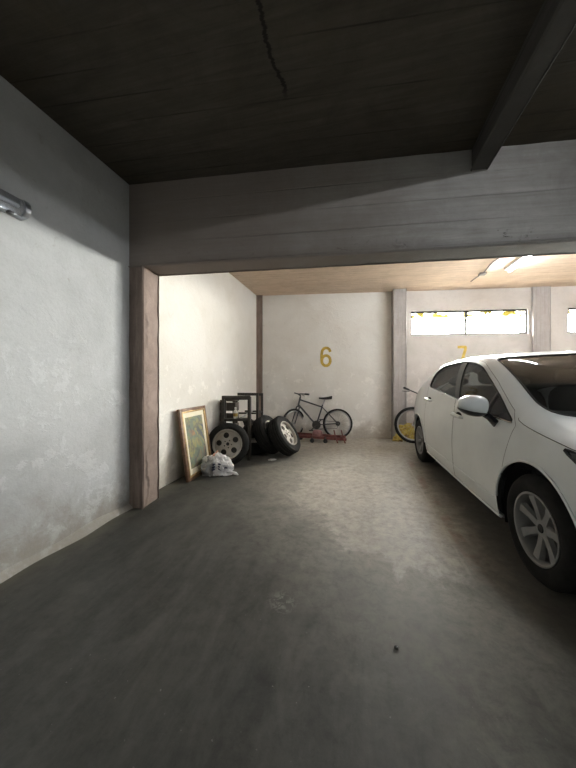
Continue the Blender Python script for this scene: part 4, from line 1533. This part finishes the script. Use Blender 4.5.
def bicycle(label, loc, rotz, lean, R0, wb, steer, K, frame_m, tyre_r=.024, bar_half=.28, bar_turn=0.0):
    """Local: x from front axle to rear axle, z up; leans over about x."""
    t = thing('bicycle', label, 'bicycle', loc, (lean, 0, rotz))
    ht, hb = Vector(K['head_top']), Vector(K['head_bot'])
    seat, bb, clamp = Vector(K['seat']), Vector(K['bb']), Vector(K['clamp'])
    rear = Vector((wb, 0, R0))
    f = MB()
    f.tube([ht + (ht - hb) * .15, hb], .019, 10)
    f.tube([ht - (ht - hb) * .15, clamp], .0155, 10)
    f.tube([hb + (ht - hb) * .15, bb], .018, 10)
    f.tube([bb, clamp + (clamp - bb) * .12], .0155, 10)
    for s in (-1, 1):
        f.tube([bb + Vector((0, s * .025, 0)), rear + Vector((0, s * .062, 0))], .0095, 8)
        f.tube([clamp + Vector((0, s * .015, 0)), rear + Vector((0, s * .062, 0))], .0085, 8)
    f.tube([bb - Vector((0, .036, 0)), bb + Vector((0, .036, 0))], .023, 12)
    f.build('frame', frame_m, t)
    # steered front end turns about the head axis
    ax = (ht - hb).normalized()
    st = Matrix.Translation(hb) @ Matrix.Rotation(steer, 4, ax) @ Matrix.Translation(-hb)
    fa = Vector((0, 0, R0))
    fk = MB()
    crown = hb - ax * .03
    for s in (-1, 1):
        fk.tube([hb, crown + Vector((0, s * .045, 0)), crown - ax * .10 + Vector((0, s * .05, 0)), fa + Vector((0, s * .05, 0))], [.016, .016, .015, .011], 8)
    fk.build('fork', frame_m, t, m=st)
    fw = bike_wheel(t, R0, tyre_r)
    fw.matrix_local = st @ Matrix.Translation(fa)
    rw_ = bike_wheel(t, R0, tyre_r)
    rw_.location = rear
    st = Matrix.Translation(hb) @ Matrix.Rotation(steer + bar_turn, 4, ax) @ Matrix.Translation(-hb)
    top = ht + ax * .06
    stem = top + Vector((-.07, 0, .035))
    hbm = MB().tube([ht + ax * .01, top, stem], [.015, .015, .014], 8)
    hbm.tube([stem + Vector((.045, -bar_half, .015)), stem + Vector((.015, -bar_half * .5, .012)), stem, stem + Vector((.015, bar_half * .5, .012)), stem + Vector((.045, bar_half, .015))], .0125, 8)
    hb_o = hbm.build('handlebar', M['black_plastic'], t, m=st)
    for s in (-1, 1):
        MB().tube([stem + Vector((.028, s * bar_half * .68, .0135)), stem + Vector((.046, s * (bar_half + .008), .015))], .019, 10).build('grip', M['black_rubber'], hb_o, m=st)
        lv = MB().tube([stem + Vector((-.005, s * bar_half * .55, .0)), stem + Vector((-.045, s * bar_half * .72, -.012)), stem + Vector((-.04, s * bar_half * .92, -.02))], .006, 6)
        lv.build('brake_lever', M['dark_metal'], hb_o, m=st)
    sp = MB().tube([clamp, seat - Vector((0, 0, .035))], .0135, 8)
    sp.build('seat_post', M['steel'], t)
    sd = MB()
    prev = None
    for i in range(13):
        u = i / 12
        x = -.13 + .27 * u
        wd = .018 + .062 * max(0, (u - .35) / .65) ** 1.1
        zt = .012 * (u - .3) ** 2 * 4
        th = .022 + .022 * u
        ring = sd.verts([seat + Vector((x, math.cos(a) * wd, zt - .02 + math.sin(a) * th * (1 if math.sin(a) < 0 else .55))) for a in [2 * PI * j / 12 for j in range(12)]])
        if prev:
            for j in range(12):
                sd.face([prev[j], prev[(j + 1) % 12], ring[(j + 1) % 12], ring[j]])
        else:
            sd.face(ring)
        prev = ring
    sd.face(prev)
    sd.build('saddle', M['black_rubber'], t)
    cr = MB().lathe([(.012, -.003), (.085, -.003), (.088, 0), (.085, .003), (.012, .003)], 32, Matrix.Translation(bb + Vector((0, -.045, 0))) @ Matrix.Rotation(R(90), 4, 'X'), True)
    cr.build('chainring', M['dark_metal'], t)
    ck = MB().tube([bb + Vector((0, -.06, 0)), bb + Vector((-.11, -.065, -.11))], .010, 8).tube([bb + Vector((0, .06, 0)), bb + Vector((.11, .065, .11))], .010, 8)
    ck.build('crank', M['dark_metal'], t)
    for d, y in ((Vector((-.11, 0, -.11)), -1), (Vector((.11, 0, .11)), 1)):
        c0 = bb + d + Vector((0, y * .11, 0))
        MB().box(c0 - Vector((.045, .04, .011)), c0 + Vector((.045, .04, .011)), bev=.004).build('pedal', M['black_plastic'], t)
    ch = MB()
    sr = .042
    ch.tube([bb + Vector((0, -.045, .085)), rear + Vector((0, -.045, sr))], .0045, 6).tube([bb + Vector((0, -.045, -.085)), rear + Vector((-.02, -.045, -.10)), rear + Vector((0, -.045, -sr))], .0045, 6)
    ch.build('chain', M['dark_metal'], t)
    MB().lathe([(.012, -.012), (.048, -.010), (.048, .0), (.035, .012), (.012, .012)], 24, Matrix.Translation(rear + Vector((0, -.042, 0))) @ Matrix.Rotation(R(90), 4, 'X')).build('sprockets', M['dark_metal'], t)
    return t


K1 = dict(head_top=(.14, 0, .82), head_bot=(.105, 0, .665), seat=(.665, 0, .85), bb=(.48, 0, .275), clamp=(.60, 0, .645))
bicycle('dark mountain bicycle parked along the back wall below the number 6', (-1.315, 5.845, 0), math.atan2(6.01 - 5.845, .918), R(-8), .305, .918, R(42), K1, M['bike_frame'], .022)
K2 = dict(head_top=(.15, 0, .86), head_bot=(.115, 0, .72), seat=(.74, 0, .92), bb=(.56, 0, .28), clamp=(.66, 0, .70))
bicycle('bicycle standing between the car tail and the grey back post, mostly hidden', (1.02, 5.90, 0), R(9), R(-6), .345, 1.03, R(-8), K2, M['bike_frame'], .027, .37, R(-62))

# low red stand on the floor in front of the bicycle
t = thing('metal_stand', 'low faded red metal stand with black feet below the parked bicycle', 'stand', (-1.20, 5.52, 0), (0, 0, math.atan2(.13, .9)))
for y, z in ((-.0, .11), (.17, .13)):
    MB().box((.0, y - .018, z - .025), (.98, y + .018, z + .025), Matrix.Rotation(R(3), 4, 'Y'), .005).build('rail', M['red_paint'], t)
for x in (.06, .90):
    MB().box((x - .018, -.02, .06), (x + .018, .19, .10), bev=.005).build('cross_bar', M['red_paint'], t)
MB().ellipsoid((.43, .06, .15), (.10, .085, .075), 3, lambda p: Vector((math.copysign(abs(p.x) ** .6, p.x), math.copysign(abs(p.y) ** .6, p.y), math.copysign(abs(p.z) ** .7, p.z)))).build('gear_housing', M['pink_paint'], t)
for x, y in ((.33, -.07), (.58, -.09), (.10, .19)):
    c = MB().lathe([(0, -.022), (.035, -.022), (.042, -.012), (.042, .012), (.035, .022), (0, .022)], 20, Matrix.Translation((x, y, .042)) @ Matrix.Rotation(R(90), 4, 'X'))
    c.build('caster', M['black_rubber'], t)
    MB().tube([(x, y, .042), (x, y * .4 + .02, .10)], .012, 8).build('caster_arm', M['dark_metal'], t)
for x in (.78, .92):
    MB().tube([(x - .03, .05, .23), (x, .0, .09), (x + .03, -.10, .014)], [.012, .012, .014], 8).build('prong', M['red_paint'], t)

# crumpled yellow wrapping behind the second bicycle's wheel
t = thing('plastic_sack', 'crumpled yellow plastic sack on the floor behind the bicycle wheel', 'sack', (.93, 6.065, 0))
MB().ellipsoid((0, 0, .14), (.19, .055, .20), 5, crumple(2.2, .6, -.70)).build('sack_body', M['yellow_bag'], t)
MB().ellipsoid((-.18, -.03, .04), (.10, .05, .07), 4, crumple(4.7, .6, -.55)).build('sack_fold', M['yellow_bag'], t)

# small stone on the open floor
t = thing('stone', 'tiny dark stone chip alone on the open floor in front', 'stone', (.165, 1.375, 0))
MB().ellipsoid((0, 0, .004), (.010, .007, .007), 3, lambda q: q * (1 + .4 * noise.noise(q * 1.9))).build('chip', M['stone'], t)
MB().ellipsoid((.003, -.004, .009), (.004, .003, .003), 2).build('pale_fleck', M['paper'], t)
